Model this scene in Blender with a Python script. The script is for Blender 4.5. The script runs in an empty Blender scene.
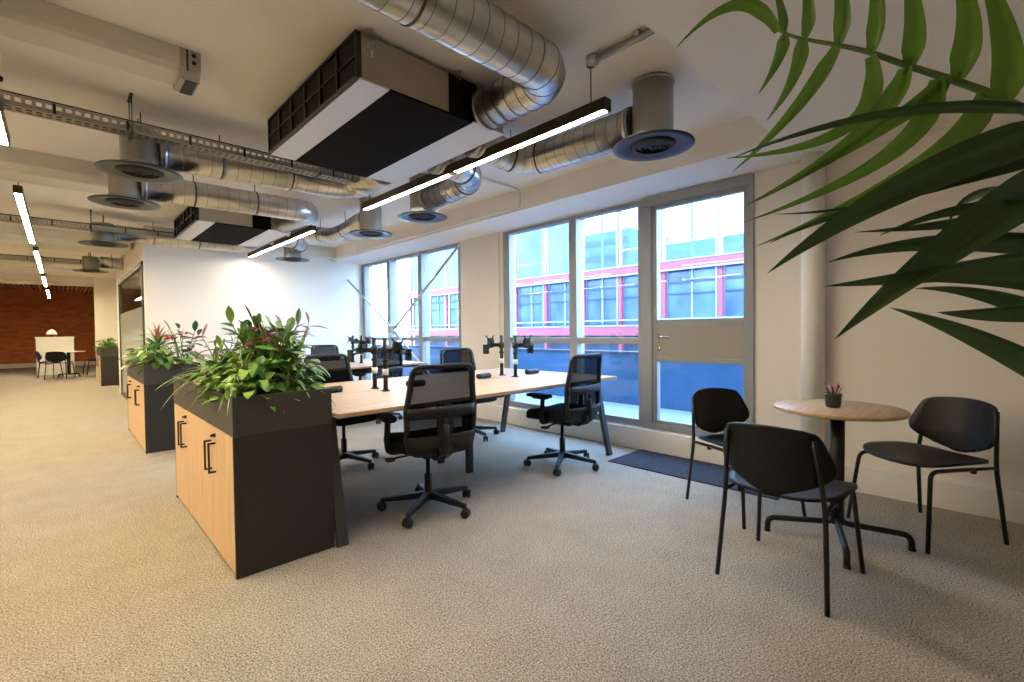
import bpy, bmesh, math, random
from mathutils import Vector, Matrix, Euler
C = bpy.context.collection
SC = bpy.context.scene
PI = math.pi
R = math.radians
rng = random.Random(7)

# ---------------------------------------------------------------- materials
def lin(c):
    o = []
    for v in c:
        v = v / 255.0
        o.append(v / 12.92 if v <= 0.04045 else ((v + 0.055) / 1.055) ** 2.4)
    return (o[0], o[1], o[2], 1.0)

def mat(name, rgb, rough=0.5, metal=0.0, noise=None, bump=None, spec=None, coat=None):
    """principled; noise=(scale, amount) mottles the colour, bump=(scale, strength)"""
    m = bpy.data.materials.new(name); m.use_nodes = True
    nt = m.node_tree; b = nt.nodes['Principled BSDF']
    b.inputs['Base Color'].default_value = lin(rgb)
    b.inputs['Roughness'].default_value = rough
    b.inputs['Metallic'].default_value = metal
    if spec is not None: b.inputs['Specular IOR Level'].default_value = spec
    if coat is not None: b.inputs['Coat Weight'].default_value = coat
    tc = nt.nodes.new('ShaderNodeTexCoord')
    if noise:
        n = nt.nodes.new('ShaderNodeTexNoise'); n.inputs['Scale'].default_value = noise[0]; n.inputs['Detail'].default_value = 3
        r = nt.nodes.new('ShaderNodeValToRGB')
        a = noise[1]; c = lin(rgb)
        r.color_ramp.elements[0].position = 0.3; r.color_ramp.elements[1].position = 0.7
        r.color_ramp.elements[0].color = (c[0]*(1-a), c[1]*(1-a), c[2]*(1-a), 1)
        r.color_ramp.elements[1].color = (min(1, c[0]*(1+a)), min(1, c[1]*(1+a)), min(1, c[2]*(1+a)), 1)
        nt.links.new(tc.outputs['Object'], n.inputs['Vector']); nt.links.new(n.outputs['Fac'], r.inputs['Fac'])
        nt.links.new(r.outputs['Color'], b.inputs['Base Color'])
    if bump:
        n = nt.nodes.new('ShaderNodeTexNoise'); n.inputs['Scale'].default_value = bump[0]; n.inputs['Detail'].default_value = 4
        bp = nt.nodes.new('ShaderNodeBump'); bp.inputs['Strength'].default_value = bump[1]; bp.inputs['Distance'].default_value = 0.01
        nt.links.new(tc.outputs['Object'], n.inputs['Vector']); nt.links.new(n.outputs['Fac'], bp.inputs['Height'])
        nt.links.new(bp.outputs['Normal'], b.inputs['Normal'])
    return m

def emit(name, rgb, strength):
    m = bpy.data.materials.new(name); m.use_nodes = True
    nt = m.node_tree; nt.nodes.clear()
    e = nt.nodes.new('ShaderNodeEmission'); e.inputs['Color'].default_value = (*rgb, 1); e.inputs['Strength'].default_value = strength
    o = nt.nodes.new('ShaderNodeOutputMaterial'); nt.links.new(e.outputs[0], o.inputs[0])
    return m

def glass(name, tint=(0.93, 0.96, 0.97), refl=1.0, frost=0.0, ior=1.45):
    """thin pane: clear view with a Fresnel reflection"""
    m = bpy.data.materials.new(name); m.use_nodes = True
    nt = m.node_tree; nt.nodes.clear()
    t = nt.nodes.new('ShaderNodeBsdfTransparent'); t.inputs['Color'].default_value = (*tint, 1)
    g = nt.nodes.new('ShaderNodeBsdfGlossy'); g.inputs['Roughness'].default_value = 0.02
    lw = nt.nodes.new('ShaderNodeLayerWeight'); lw.inputs['Blend'].default_value = 0.5
    pw = nt.nodes.new('ShaderNodeMath'); pw.operation = 'POWER'; pw.inputs[1].default_value = 5.0
    f = nt.nodes.new('ShaderNodeMath'); f.operation = 'MULTIPLY_ADD'; f.inputs[1].default_value = 0.9*refl; f.inputs[2].default_value = 0.035*refl
    nt.links.new(lw.outputs['Facing'], pw.inputs[0]); nt.links.new(pw.outputs[0], f.inputs[0])
    mx = nt.nodes.new('ShaderNodeMixShader')
    o = nt.nodes.new('ShaderNodeOutputMaterial')
    nt.links.new(f.outputs[0], mx.inputs[0])
    if frost > 0:
        d = nt.nodes.new('ShaderNodeBsdfDiffuse'); d.inputs['Color'].default_value = (0.62, 0.70, 0.66, 1)
        m2 = nt.nodes.new('ShaderNodeMixShader'); m2.inputs[0].default_value = frost
        nt.links.new(t.outputs[0], m2.inputs[1]); nt.links.new(d.outputs[0], m2.inputs[2])
        nt.links.new(m2.outputs[0], mx.inputs[1])
    else:
        nt.links.new(t.outputs[0], mx.inputs[1])
    nt.links.new(g.outputs[0], mx.inputs[2]); nt.links.new(mx.outputs[0], o.inputs[0])
    return m

def netting(name, rgb, scale, hole):
    """woven chair mesh / filter mesh: small see-through holes"""
    m = mat(name, rgb, 0.9, spec=0.05)
    nt = m.node_tree; b = nt.nodes['Principled BSDF']; o = nt.nodes['Material Output']
    tr = nt.nodes.new('ShaderNodeBsdfTransparent'); mx = nt.nodes.new('ShaderNodeMixShader')
    mx.inputs[0].default_value = hole
    nt.links.new(b.outputs[0], mx.inputs[1]); nt.links.new(tr.outputs[0], mx.inputs[2]); nt.links.new(mx.outputs[0], o.inputs[0])
    return m

def wood(name, a, b_, scale=(1, 14, 14), rough=0.45):
    m = bpy.data.materials.new(name); m.use_nodes = True
    nt = m.node_tree; b = nt.nodes['Principled BSDF']; b.inputs['Roughness'].default_value = rough
    tc = nt.nodes.new('ShaderNodeTexCoord'); mp = nt.nodes.new('ShaderNodeMapping'); mp.inputs['Scale'].default_value = scale
    n = nt.nodes.new('ShaderNodeTexNoise'); n.inputs['Scale'].default_value = 2.2; n.inputs['Detail'].default_value = 6; n.inputs['Distortion'].default_value = 0.6
    r = nt.nodes.new('ShaderNodeValToRGB')
    r.color_ramp.elements[0].position = 0.32; r.color_ramp.elements[1].position = 0.68
    r.color_ramp.elements[0].color = lin(a); r.color_ramp.elements[1].color = lin(b_)
    nt.links.new(tc.outputs['Object'], mp.inputs['Vector']); nt.links.new(mp.outputs[0], n.inputs['Vector'])
    nt.links.new(n.outputs['Fac'], r.inputs['Fac']); nt.links.new(r.outputs['Color'], b.inputs['Base Color'])
    return m

def carpet(name, a, b_, c_):
    m = bpy.data.materials.new(name); m.use_nodes = True
    nt = m.node_tree; b = nt.nodes['Principled BSDF']; b.inputs['Roughness'].default_value = 0.95; b.inputs['Specular IOR Level'].default_value = 0.1
    tc = nt.nodes.new('ShaderNodeTexCoord')
    n1 = nt.nodes.new('ShaderNodeTexNoise'); n1.inputs['Scale'].default_value = 140; n1.inputs['Detail'].default_value = 6; n1.inputs['Roughness'].default_value = 0.75
    n2 = nt.nodes.new('ShaderNodeTexNoise'); n2.inputs['Scale'].default_value = 4; n2.inputs['Detail'].default_value = 5; n2.inputs['Roughness'].default_value = 0.7
    for n in (n1, n2): nt.links.new(tc.outputs['Object'], n.inputs['Vector'])
    r = nt.nodes.new('ShaderNodeValToRGB')
    r.color_ramp.elements[0].position = 0.38; r.color_ramp.elements[1].position = 0.62
    r.color_ramp.elements[0].color = lin(a); r.color_ramp.elements[1].color = lin(c_)
    e = r.color_ramp.elements.new(0.5); e.color = lin(b_)
    ad = nt.nodes.new('ShaderNodeMath'); ad.operation = 'MULTIPLY_ADD'; ad.inputs[1].default_value = 0.07; 
    sb = nt.nodes.new('ShaderNodeMath'); sb.operation = 'SUBTRACT'; sb.inputs[1].default_value = 0.035
    nt.links.new(n2.outputs['Fac'], ad.inputs[0]); nt.links.new(n1.outputs['Fac'], ad.inputs[2])
    nt.links.new(ad.outputs[0], sb.inputs[0]); nt.links.new(sb.outputs[0], r.inputs['Fac'])
    nt.links.new(r.outputs['Color'], b.inputs['Base Color'])
    bp = nt.nodes.new('ShaderNodeBump'); bp.inputs['Strength'].default_value = 0.6; bp.inputs['Distance'].default_value = 0.006
    nt.links.new(n1.outputs['Fac'], bp.inputs['Height']); nt.links.new(bp.outputs['Normal'], b.inputs['Normal'])
    return m

def brick(name):
    m = bpy.data.materials.new(name); m.use_nodes = True
    nt = m.node_tree; b = nt.nodes['Principled BSDF']; b.inputs['Roughness'].default_value = 0.85
    tc = nt.nodes.new('ShaderNodeTexCoord'); mp = nt.nodes.new('ShaderNodeMapping'); mp.inputs['Rotation'].default_value = (R(90), 0, 0)
    k = nt.nodes.new('ShaderNodeTexBrick')
    k.inputs['Color1'].default_value = lin((226, 128, 76)); k.inputs['Color2'].default_value = lin((196, 100, 58)); k.inputs['Mortar'].default_value = lin((190, 130, 96))
    k.inputs['Scale'].default_value = 1.0; k.inputs['Brick Width'].default_value = 0.24; k.inputs['Row Height'].default_value = 0.085; k.inputs['Mortar Size'].default_value = 0.008
    nt.links.new(tc.outputs['Object'], mp.inputs['Vector']); nt.links.new(mp.outputs[0], k.inputs['Vector']); nt.links.new(k.outputs['Color'], b.inputs['Base Color'])
    return m

def leafmat(name, rgb, tr):
    """leaf that lets some light through"""
    m = mat(name, rgb, 0.30, noise=(7, 0.22))
    nt = m.node_tree; b = nt.nodes['Principled BSDF']; o = nt.nodes['Material Output']
    t = nt.nodes.new('ShaderNodeBsdfTranslucent'); t.inputs['Color'].default_value = lin(rgb); mx = nt.nodes.new('ShaderNodeMixShader'); mx.inputs[0].default_value = tr
    nt.links.new(b.outputs[0], mx.inputs[1]); nt.links.new(t.outputs[0], mx.inputs[2]); nt.links.new(mx.outputs[0], o.inputs[0])
    return m

M = dict(
    floor=carpet('carpet_beige', (88, 82, 74), (162, 154, 143), (214, 206, 195)),
    mat=carpet('entrance_matting', (38, 40, 50), (58, 60, 72), (84, 86, 98)),
    ceil=mat('ceiling_paint', (240, 235, 227), 0.9, noise=(1.5, 0.03)),
    beam=mat('beam_paint', (216, 212, 202), 0.8, noise=(2, 0.04)),
    wall=mat('wall_paint', (236, 231, 224), 0.85, noise=(1.2, 0.015)),
    white=mat('white_gloss', (238, 236, 230), 0.4),
    brick=brick('red_brick'),
    frame=mat('window_frame_grey', (146, 150, 154), 0.45, noise=(6, 0.03)),
    frame_dark=mat('partition_frame', (74, 76, 74), 0.4),
    doorpanel=mat('door_panel', (152, 148, 140), 0.5),
    glass=glass('window_glass'),
    frost=glass('frosted_glass', frost=0.85),
    chrome=mat('chrome', (210, 210, 208), 0.18, 1.0),
    galv=mat('galvanised_steel', (198, 198, 196), 0.28, 1.0, noise=(9, 0.12), bump=(14, 0.05)),
    galvd=mat('galvanised_seam', (120, 120, 118), 0.4, 1.0),
    sheet=mat('grey_sheet_metal', (166, 156, 140), 0.5, 0.35, noise=(5, 0.08)),
    strip=mat('bright_sheet_metal', (214, 214, 216), 0.45, 0.35),
    black=mat('black_insulation', (15, 13, 12), 0.9, noise=(4, 0.15), spec=0.1),
    filt=mat('filter_mesh', (17, 15, 12), 0.95, noise=(60, 0.35)),
    diff=mat('diffuser_grey', (62, 64, 70), 0.38, 0.7),
    diffd=mat('diffuser_core', (11, 11, 13), 0.6),
    neck=mat('neck_sheet', (170, 170, 164), 0.45, 0.7),
    tray=mat('tray_galvanised', (178, 174, 164), 0.45, 0.7),
    rod=mat('threaded_rod', (90, 88, 84), 0.5, 0.8),
    cable=mat('black_cable', (22, 22, 22), 0.6),
    lampbody=mat('lamp_housing_bronze', (72, 62, 48), 0.4, 0.5),
    oak=wood('oak_top', (188, 158, 126), (206, 178, 146), (1.2, 14, 14)),
    oakd=wood('oak_door', (216, 178, 136), (230, 197, 158), (14, 14, 1.0)),
    oaktab=wood('round_oak_top', (178, 148, 116), (204, 174, 142), (1.2, 14, 14)),
    char=mat('charcoal_board', (40, 39, 37), 0.5, noise=(30, 0.05)),
    charp=mat('charcoal_planter', (62, 60, 57), 0.5, noise=(30, 0.05)),
    soil=mat('pale_gravel', (196, 180, 140), 0.9, noise=(60, 0.4), bump=(70, 0.7)),
    blackm=mat('black_powder_coat', (13, 13, 14), 0.42),
    blackp=mat('black_plastic', (15, 15, 17), 0.5),
    fabric=mat('black_fabric', (22, 22, 25), 0.9, bump=(300, 0.2)),
    cmesh=netting('chair_netting', (11, 11, 13), 400, 0.075),
    deskleg=mat('dark_grey_metal', (66, 68, 70), 0.45, 0.2),
    plyblack=mat('black_stained_shell', (13, 13, 14), 0.45, spec=0.35),
    parapet=mat('parapet_sky_tint', (60, 98, 136), 0.35, noise=(1.6, 0.22)),  # skylight blue put into the colour, mottling stands for reflections
    terrace=mat('terrace_paving', (130, 142, 156), 0.7, noise=(3, 0.06)),
    pink=mat('pink_steel', (152, 66, 84), 0.5),
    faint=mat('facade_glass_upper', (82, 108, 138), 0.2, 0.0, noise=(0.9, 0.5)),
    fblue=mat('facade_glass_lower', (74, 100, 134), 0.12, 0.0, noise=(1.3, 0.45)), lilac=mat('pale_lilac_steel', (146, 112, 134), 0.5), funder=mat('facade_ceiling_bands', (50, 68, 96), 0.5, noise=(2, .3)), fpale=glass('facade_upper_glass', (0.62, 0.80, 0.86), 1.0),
    fwhite=mat('facade_white_steel', (150, 164, 186), 0.5),
    fgrey=mat('facade_grey', (86, 102, 124), 0.7, noise=(1.2, .3)),
    fdark=mat('facade_dark', (52, 66, 90), 0.7),
    slat=wood('slat_wood', (220, 172, 112), (236, 198, 142), (14, 1, 14)),
    navy=mat('navy_shell', (34, 52, 92), 0.5),
    potg=mat('dark_green_glaze', (44, 56, 42), 0.35, noise=(40, 0.2)),
    leaf=mat('leaf_green', (92, 142, 58), 0.42, noise=(12, 0.3)),
    leafl=mat('leaf_lime', (138, 172, 80), 0.42, noise=(10, 0.25)),
    leafd=mat('leaf_dark', (54, 98, 46), 0.38, noise=(10, 0.3)),
    leafp=mat('leaf_purple', (104, 44, 52), 0.4, noise=(8, 0.4)),
    leafy=mat('leaf_stripe', (212, 222, 158), 0.45),
    leafr=mat('spathe_red', (196, 44, 34), 0.3),
    leafk=mat('leaf_pink', (206, 132, 112), 0.45, noise=(8, 0.2)),
    stem=mat('plant_stem', (96, 110, 60), 0.6),
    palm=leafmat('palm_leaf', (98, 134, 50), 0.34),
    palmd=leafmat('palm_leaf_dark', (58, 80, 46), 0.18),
    palmstem=mat('palm_rachis', (86, 112, 52), 0.5),
    pot=mat('grey_pot', (90, 88, 84), 0.6),
)
LAMP = emit('lamp_diffuser', (1.0, 0.87, 0.70), 125.0)
LAMPF = emit('lamp_diffuser_far', (1.0, 0.86, 0.68), 80.0)
LAMPW = emit('lamp_diffuser_warm', (1.0, 0.81, 0.50), 150.0)

# ---------------------------------------------------------------- mesh builder
class MB:
    def __init__(s): s.v = []; s.f = []; s.m = []; s.sm = []
    def add(s, vs, fs, mi=0, smooth=False):
        o = len(s.v); s.v += [tuple(v) for v in vs]
        for f in fs: s.f.append([i + o for i in f]); s.m.append(mi); s.sm.append(smooth)
        return s
    def box(s, a, b, mi=0, mtx=None):
        x0, y0, z0 = a; x1, y1, z1 = b
        vs = [(x0,y0,z0),(x1,y0,z0),(x1,y1,z0),(x0,y1,z0),(x0,y0,z1),(x1,y0,z1),(x1,y1,z1),(x0,y1,z1)]
        if mtx: vs = [mtx @ Vector(v) for v in vs]
        return s.add(vs, [(3,2,1,0),(4,5,6,7),(0,1,5,4),(1,2,6,5),(2,3,7,6),(3,0,4,7)], mi)
    def bar(s, p, q, w, h, mi=0, up=(0,0,1)):
        """rectangular bar from p to q, w across, h along up"""
        p = Vector(p); q = Vector(q); d = (q - p).normalized(); u = Vector(up)
        side = d.cross(u)
        if side.length < 1e-5: side = d.cross(Vector((1,0,0)))
        side.normalize(); u = side.cross(d)
        vs = []
        for c in (p, q):
            for a, b in ((-1,-1),(1,-1),(1,1),(-1,1)): vs.append(c + side*(a*w/2) + u*(b*h/2))
        return s.add(vs, [(3,2,1,0),(4,5,6,7),(0,1,5,4),(1,2,6,5),(2,3,7,6),(3,0,4,7)], mi)
    def tube(s, pts, r, n=10, mi=0, cap=True):
        pts = [Vector(p) for p in pts]; k = len(pts)
        rs = r if isinstance(r, (list, tuple)) else [r]*k
        t0 = (pts[1]-pts[0]).normalized()
        a = Vector((0,0,1)) if abs(t0.z) < 0.9 else Vector((1,0,0))
        x = t0.cross(a).normalized(); vs = []
        for i in range(k):
            if i == 0: t = t0
            elif i == k-1: t = (pts[i]-pts[i-1]).normalized()
            else: t = ((pts[i]-pts[i-1]).normalized() + (pts[i+1]-pts[i]).normalized()).normalized()
            x = (x - t*x.dot(t)).normalized(); y = t.cross(x)
            for j in range(n):
                an = 2*PI*j/n; vs.append(pts[i] + (x*math.cos(an) + y*math.sin(an))*rs[i])
        fs = []
        for i in range(k-1):
            for j in range(n):
                fs.append((i*n+j, i*n+(j+1)%n, (i+1)*n+(j+1)%n, (i+1)*n+j))
        s.add(vs, fs, mi, True)
        if cap:
            o = len(s.v) - len(vs)
            s.f.append([o+j for j in range(n)][::-1]); s.m.append(mi); s.sm.append(False)
            s.f.append([o+(k-1)*n+j for j in range(n)]); s.m.append(mi); s.sm.append(False)
        return s
    def lathe(s, prof, n=24, c=(0,0,0), mi=0, mtx=None, smooth=True):
        """prof: list of (r,z), top or bottom closed when r==0"""
        vs = []; fs = []; k = len(prof)
        for r, z in prof:
            for j in range(n):
                a = 2*PI*j/n; v = Vector((r*math.cos(a), r*math.sin(a), z))
                if mtx: v = mtx @ v
                vs.append(v + Vector(c))
        for i in range(k-1):
            for j in range(n): fs.append((i*n+j, i*n+(j+1)%n, (i+1)*n+(j+1)%n, (i+1)*n+j))
        return s.add(vs, fs, mi, smooth)
    def prism(s, poly, h0, h1, axis=2, mi=0, mtx=None):
        """extrude polygon [(a,b)] along axis from h0 to h1"""
        n = len(poly); vs = []
        for h in (h0, h1):
            for a, b in poly:
                v = {0: (h, a, b), 1: (a, h, b), 2: (a, b, h)}[axis]
                vs.append(mtx @ Vector(v) if mtx else v)
        fs = [list(range(n))[::-1], [n+i for i in range(n)]] + [(i, (i+1)%n, n+(i+1)%n, n+i) for i in range(n)]
        return s.add(vs, fs, mi)
    def surf(s, rows, mi=0, smooth=True, closed=False):
        n = len(rows[0]); vs = [v for r in rows for v in r]; fs = []
        for i in range(len(rows)-1):
            for j in range(n if closed else n-1):
                fs.append((i*n+j, i*n+(j+1)%n, (i+1)*n+(j+1)%n, (i+1)*n+j))
        return s.add(vs, fs, mi, smooth)
    def build(s, name, mats, parent=None, bevel=0, solid=0, sub=0, fix=True):
        me = bpy.data.meshes.new(name)
        me.from_pydata([tuple(v) for v in s.v], [], s.f)
        for m in (mats if isinstance(mats, (list, tuple)) else [mats]): me.materials.append(m)
        me.polygons.foreach_set('material_index', s.m); me.polygons.foreach_set('use_smooth', s.sm)
        me.update()
        if fix:
            bm = bmesh.new(); bm.from_mesh(me); bmesh.ops.recalc_face_normals(bm, faces=bm.faces[:]); bm.to_mesh(me); bm.free()
        o = bpy.data.objects.new(name, me); C.objects.link(o)
        if parent is not None: o.parent = parent
        if solid:
            md = o.modifiers.new('thick', 'SOLIDIFY'); md.thickness = solid; md.offset = 0
        if bevel:
            md = o.modifiers.new('edge', 'BEVEL'); md.width = bevel; md.segments = 2; md.limit_method = 'ANGLE'; md.angle_limit = R(40)
        if sub:
            md = o.modifiers.new('round', 'SUBSURF'); md.levels = sub; md.render_levels = sub
        return o

def fillet(pts, r, n=6):
    """round the corners of a polyline"""
    pts = [Vector(p) for p in pts]; out = [pts[0]]
    for i in range(1, len(pts)-1):
        p = pts[i]; a = (pts[i-1]-p); b = (pts[i+1]-p)
        rr = min(r, a.length*0.49, b.length*0.49)
        s_, e_ = p + a.normalized()*rr, p + b.normalized()*rr
        for k in range(n+1):
            t = k/n; out.append(s_*(1-t)**2 + p*2*t*(1-t) + e_*t*t)
    out.append(pts[-1]); return out

def arcpath(p, corner, q, r, n=10):
    """true circular quarter bend between straight legs p-corner-q"""
    p, c, q = Vector(p), Vector(corner), Vector(q)
    a = (p-c).normalized(); b = (q-c).normalized(); o = c + a*r + b*r
    out = [p]
    for k in range(n+1):
        t = PI/2*k/n; out.append(o - b*r*math.cos(t) - a*r*math.sin(t))
    out.append(q); return out

def tag(o, label=None, cat=None, group=None, kind=None):
    if label: o['label'] = label
    if cat: o['category'] = cat
    if group: o['group'] = group
    if kind: o['kind'] = kind
    return o
def thing(name, label, cat, loc=(0,0,0), rz=0.0, group=None):
    o = bpy.data.objects.new(name, None); C.objects.link(o); o.empty_display_size = 0.1
    o.location = loc; o.rotation_euler = (0, 0, rz)
    return tag(o, label, cat, group)
def struct(name, mb, m, parent=None, **k):
    o = mb.build(name, m, parent, **k)
    if parent is None: o['kind'] = 'structure'
    return o
def kids(o): return list(o.children)
def dup(o, parent=None, loc=None, rz=None, label=None, group=None):
    c = o.copy(); C.objects.link(c); c.parent = parent
    for ch in kids(o): dup(ch, c)
    if loc is not None: c.location = loc
    if rz is not None: c.rotation_euler = (0, 0, rz)
    if label: c['label'] = label
    if group: c['group'] = group
    return c
# ---------------------------------------------------------------- the setting
XW = 4.07           # inner face of the window wall
ZC = 2.65           # ceiling
ZS = 2.43           # soffit
struct('floor', MB().box((-6, -3, -0.08), (XW, 26, 0)), M['floor'])
struct('ceiling', MB().box((-6, -3, ZC), (XW+.25, 16.3, ZC+.1)).box((-6, 16.3, 3.15), (XW+.25, 26, 3.25)).box((-6, 16.3, ZC), (XW+.25, 16.35, 3.25)), M['ceil'])
struct('ceiling_soffit', MB().box((0.75, -3, ZS), (XW+.05, 1.01, ZC)), M['ceil'])
struct('ceiling_downstand', MB().box((3.5, 1.01, ZS), (XW+.05, 8.2, ZC)), M['ceil'])
w = MB()
w.box((XW, -3, 0), (XW+.22, 1.35, ZC))
w.box((XW, 4.34, 0), (XW+.22, 5.22, ZC))
w.box((XW, 1.35, 0), (XW+.22, 4.34, 0.215)); w.box((XW, 5.22, 0), (XW+.22, 8.2, 0.215))
w.box((XW, 1.35, 2.42), (XW+.22, 4.34, ZC)); w.box((XW, 5.22, 2.42), (XW+.22, 8.2, ZC))
w.box((XW, 8.2, 0), (XW+.22, 26, 3.25))
w.box((XW-.025, 4.40, 0), (XW, 5.02, ZS))
struct('wall_right', w, M['wall'])
struct('baseboard_right', MB().box((XW-.055, -3, 0), (XW, 1.35, 0.18)).box((XW-.055, 1.35, 0), (XW+.005, 8.2, 0.205)), M['white'], bevel=.006)
struct('wall_far', MB().box((0.86, 8.2, 0), (XW, 8.34, ZC)), M['wall'])
struct('trim_1', MB().box((0.86, 7.98, 2.47), (XW-.55, 8.2, ZC)), M['beam'])
struct('wall_left', MB().box((-6.2, -3, 0), (-6, 26, 3.25)), M['wall'])
struct('wall_behind', MB().box((-6.2, -3.2, 0), (XW+.22, -3, 3.25)), M['wall'])
struct('wall_corridor', MB().box((0.86, 8.34, 2.2), (0.98, 12.5, ZC)).box((0.86, 11.9, 0), (0.98, 12.5, 2.2)).box((0.98, 12.4, 0), (1.3, 12.5, ZC)).box((1.2, 12.5, 0), (1.3, 16.0, ZC)), M['wall'])
struct('wall_stub', MB().box((0.66, 16.0, 0), (XW, 16.2, ZC)), M['wall'])
struct('wall_brick', MB().box((-6, 25, 0), (XW, 25.2, 3.25)), M['brick'])
struct('baseboard_far', MB().box((-6, 24.94, 0), (XW, 25.0, 0.16)), M['white'])
for i, (y0, y1, x1, z0) in enumerate([(5.35, 5.80, 0.34, 2.47), (9.05, 9.85, 0.80, 2.46), (12.6, 13.1, 0.80, 2.50), (16.0, 16.3, 0.66, 2.42)]):
    o = struct('ceiling_beam', MB().prism([(y0, ZC), (y0, z0+.06), (y0+.06, z0), (y1-.06, z0), (y1, z0+.06), (y1, ZC)], -6, x1, axis=0), M['beam'])

# glass partition beside the far wall
gp = bpy.data.objects.new('glass_partition', None); C.objects.link(gp); gp['kind'] = 'structure'
f = MB()
f.box((0.84, 8.27, 0), (0.90, 8.36, 2.2)); f.box((0.84, 11.82, 0), (0.90, 11.9, 2.2)); f.box((0.84, 8.27, 2.14), (0.90, 11.9, 2.2)); f.box((0.84, 8.27, 0), (0.90, 11.9, 0.08))
f.build('frame', M['frame_dark'], gp)
MB().box((0.865, 8.36, 0.08), (0.875, 11.82, 2.14)).build('pane', M['glass'], gp)
MB().box((0.858, 8.36, 0.08), (0.864, 11.82, 1.58)).build('frosted_film', M['frost'], gp)

# windows: X from XW to XW+.1
def window(name, y0, y1, mull, z0=0.215, zt=1.02, zh=2.40):
    w = bpy.data.objects.new(name, None); C.objects.link(w); w.location = (XW, y0, z0); w['kind'] = 'structure'
    Z = lambda z: z - z0
    f = MB()
    f.box((0.0, 0, 0), (.10, y1-y0, .065)); f.box((0.0, 0, Z(zh)-.02), (.10, y1-y0, Z(zh)+.02))
    f.box((0.0, 0, .065), (.10, .055, Z(zh)-.02)); f.box((0.0, y1-y0-.11, .065), (.10, y1-y0, Z(zh)-.02))
    f.build('window_frame', M['frame'], w, bevel=.004)
    ys = [0.055] 
    for m in mull:
        MB().box((-.012, m-y0-.05, -.002), (.13, m-y0+.05, Z(zh)+.018)).build('mullion', M['frame'], w, bevel=.004)
        ys += [m-y0-.05, m-y0+.05]
    ys.append(y1-y0-.11)
    for k in range(0, len(ys), 2):
        a, b = ys[k], ys[k+1]
        MB().box((.01, a, Z(zt)), (.09, b, Z(zt)+.065)).build('transom', M['frame'], w, bevel=.004)
        MB().box((.045, a, .065), (.055, b, Z(zt))).build('pane', M['glass'], w)
        MB().box((.045, a, Z(zt)+.065), (.055, b, Z(zh)-.02)).build('pane', M['glass'], w)
    return w
window('window_1', 5.22, 8.2, [6.24, 7.21])
window('window_2', 2.36, 4.34, [3.215])
# glazed door
d = bpy.data.objects.new('door_1', None); C.objects.link(d); d.location = (XW, 1.35, .215); d['kind'] = 'structure'
Z = lambda z: z - .215
f = MB(); f.box((-.02, 0, .05), (.12, .05, Z(2.335))); f.box((-.02, .91, .05), (.12, 1.01, Z(2.335))); f.box((-.02, 0, Z(2.335)), (.12, 1.01, Z(2.42))); f.box((-.02, 0, 0), (.12, 1.01, .05))
f.build('door_frame', M['frame'], d, bevel=.004)
l = MB(); l.box((.0, .05, .05), (.06, .085, Z(2.335))); l.box((.0, .865, .05), (.06, .91, Z(2.335))); l.box((0, .085, .05), (.06, .865, .085)); l.box((0, .085, Z(2.30)), (.06, .865, Z(2.335)))
l.box((0, .085, Z(1.185)), (.06, .865, Z(1.255))); l.box((0, .085, Z(.86)), (.06, .865, Z(.905)))
l.build('door_leaf', M['frame'], d, bevel=.003)
MB().box((.005, .085, Z(.905)), (.055, .865, Z(1.185))).build('door_panel', M['doorpanel'], d)
MB().box((.025, .085, Z(1.255)), (.035, .865, Z(2.30))).build('pane', M['glass'], d)
MB().box((.025, .085, .085), (.035, .865, Z(.86))).build('pane', M['glass'], d)
h = MB(); h.lathe([(0, 0), (.022, 0), (.022, .008), (0, .008)], 16, (-.005, .835, Z(1.10)), mtx=Matrix.Rotation(-PI/2, 4, 'Y'))
h.tube(fillet([(0, .835, Z(1.10)), (-.055, .835, Z(1.10)), (-.055, .715, Z(1.09))], .015), .0095, 10)
h.lathe([(0, 0), (.016, 0), (.016, .006), (0, .006)], 14, (-.002, .835, Z(.98)), mtx=Matrix.Rotation(-PI/2, 4, 'Y'))
hd = h.build('door_handle', M['chrome'], d); hd['label'] = 'chrome lever handle'

# outside: terrace and facade across the street
struct('terrace', MB().box((XW+.22, -2, .0), (5.25, 10, .2)), M['terrace'])
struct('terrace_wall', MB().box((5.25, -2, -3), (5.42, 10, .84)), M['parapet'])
struct('terrace_wall_shade_cap', MB().box((5.24, -2, .84), (5.43, 10, .88)), M['fdark'])  # cap added in a dark colour to dim the skylit wall top
FX = 11.0
fb = thing('facade_building', 'pink framed glazed building across from the windows', 'building', (FX, 2, -3))
z3 = lambda z: z + 3
cols = [4.37, 5.78, 7.05, 8.30, 9.76, 11.1, 12.4, 13.7, 15.0, 16.3, 17.6]
for y in cols:
    MB().box((-.05, y-2-.05, 0), (.05, y-2+.05, z3(2.62))).build('column', M['pink'], fb)
    MB().box((-.035, y-2-.035, z3(2.82)), (.035, y-2+.035, z3(5.2))).build('upper_column', M['lilac'], fb)
for z0_, z1_ in ((2.62, 2.82), (1.00, 1.24), (-1.0, -.8)):
    m = MB().box((-.16, -2, z3(z0_)), (.10, 15.7, z3(z1_))); m.build('beam', M['pink'], fb)
for z0_ in (2.60, 2.83, 1.40, 1.25): MB().box((-.18, -2, z3(z0_)), (-.10, 15.7, z3(z0_)+.03)).build('rail', M['fwhite'], fb)
MB().box((.2, -2, 0), (.5, 15.7, z3(1.0))).build('spandrel', M['fdark'], fb)
edges = [3.0] + cols
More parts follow.
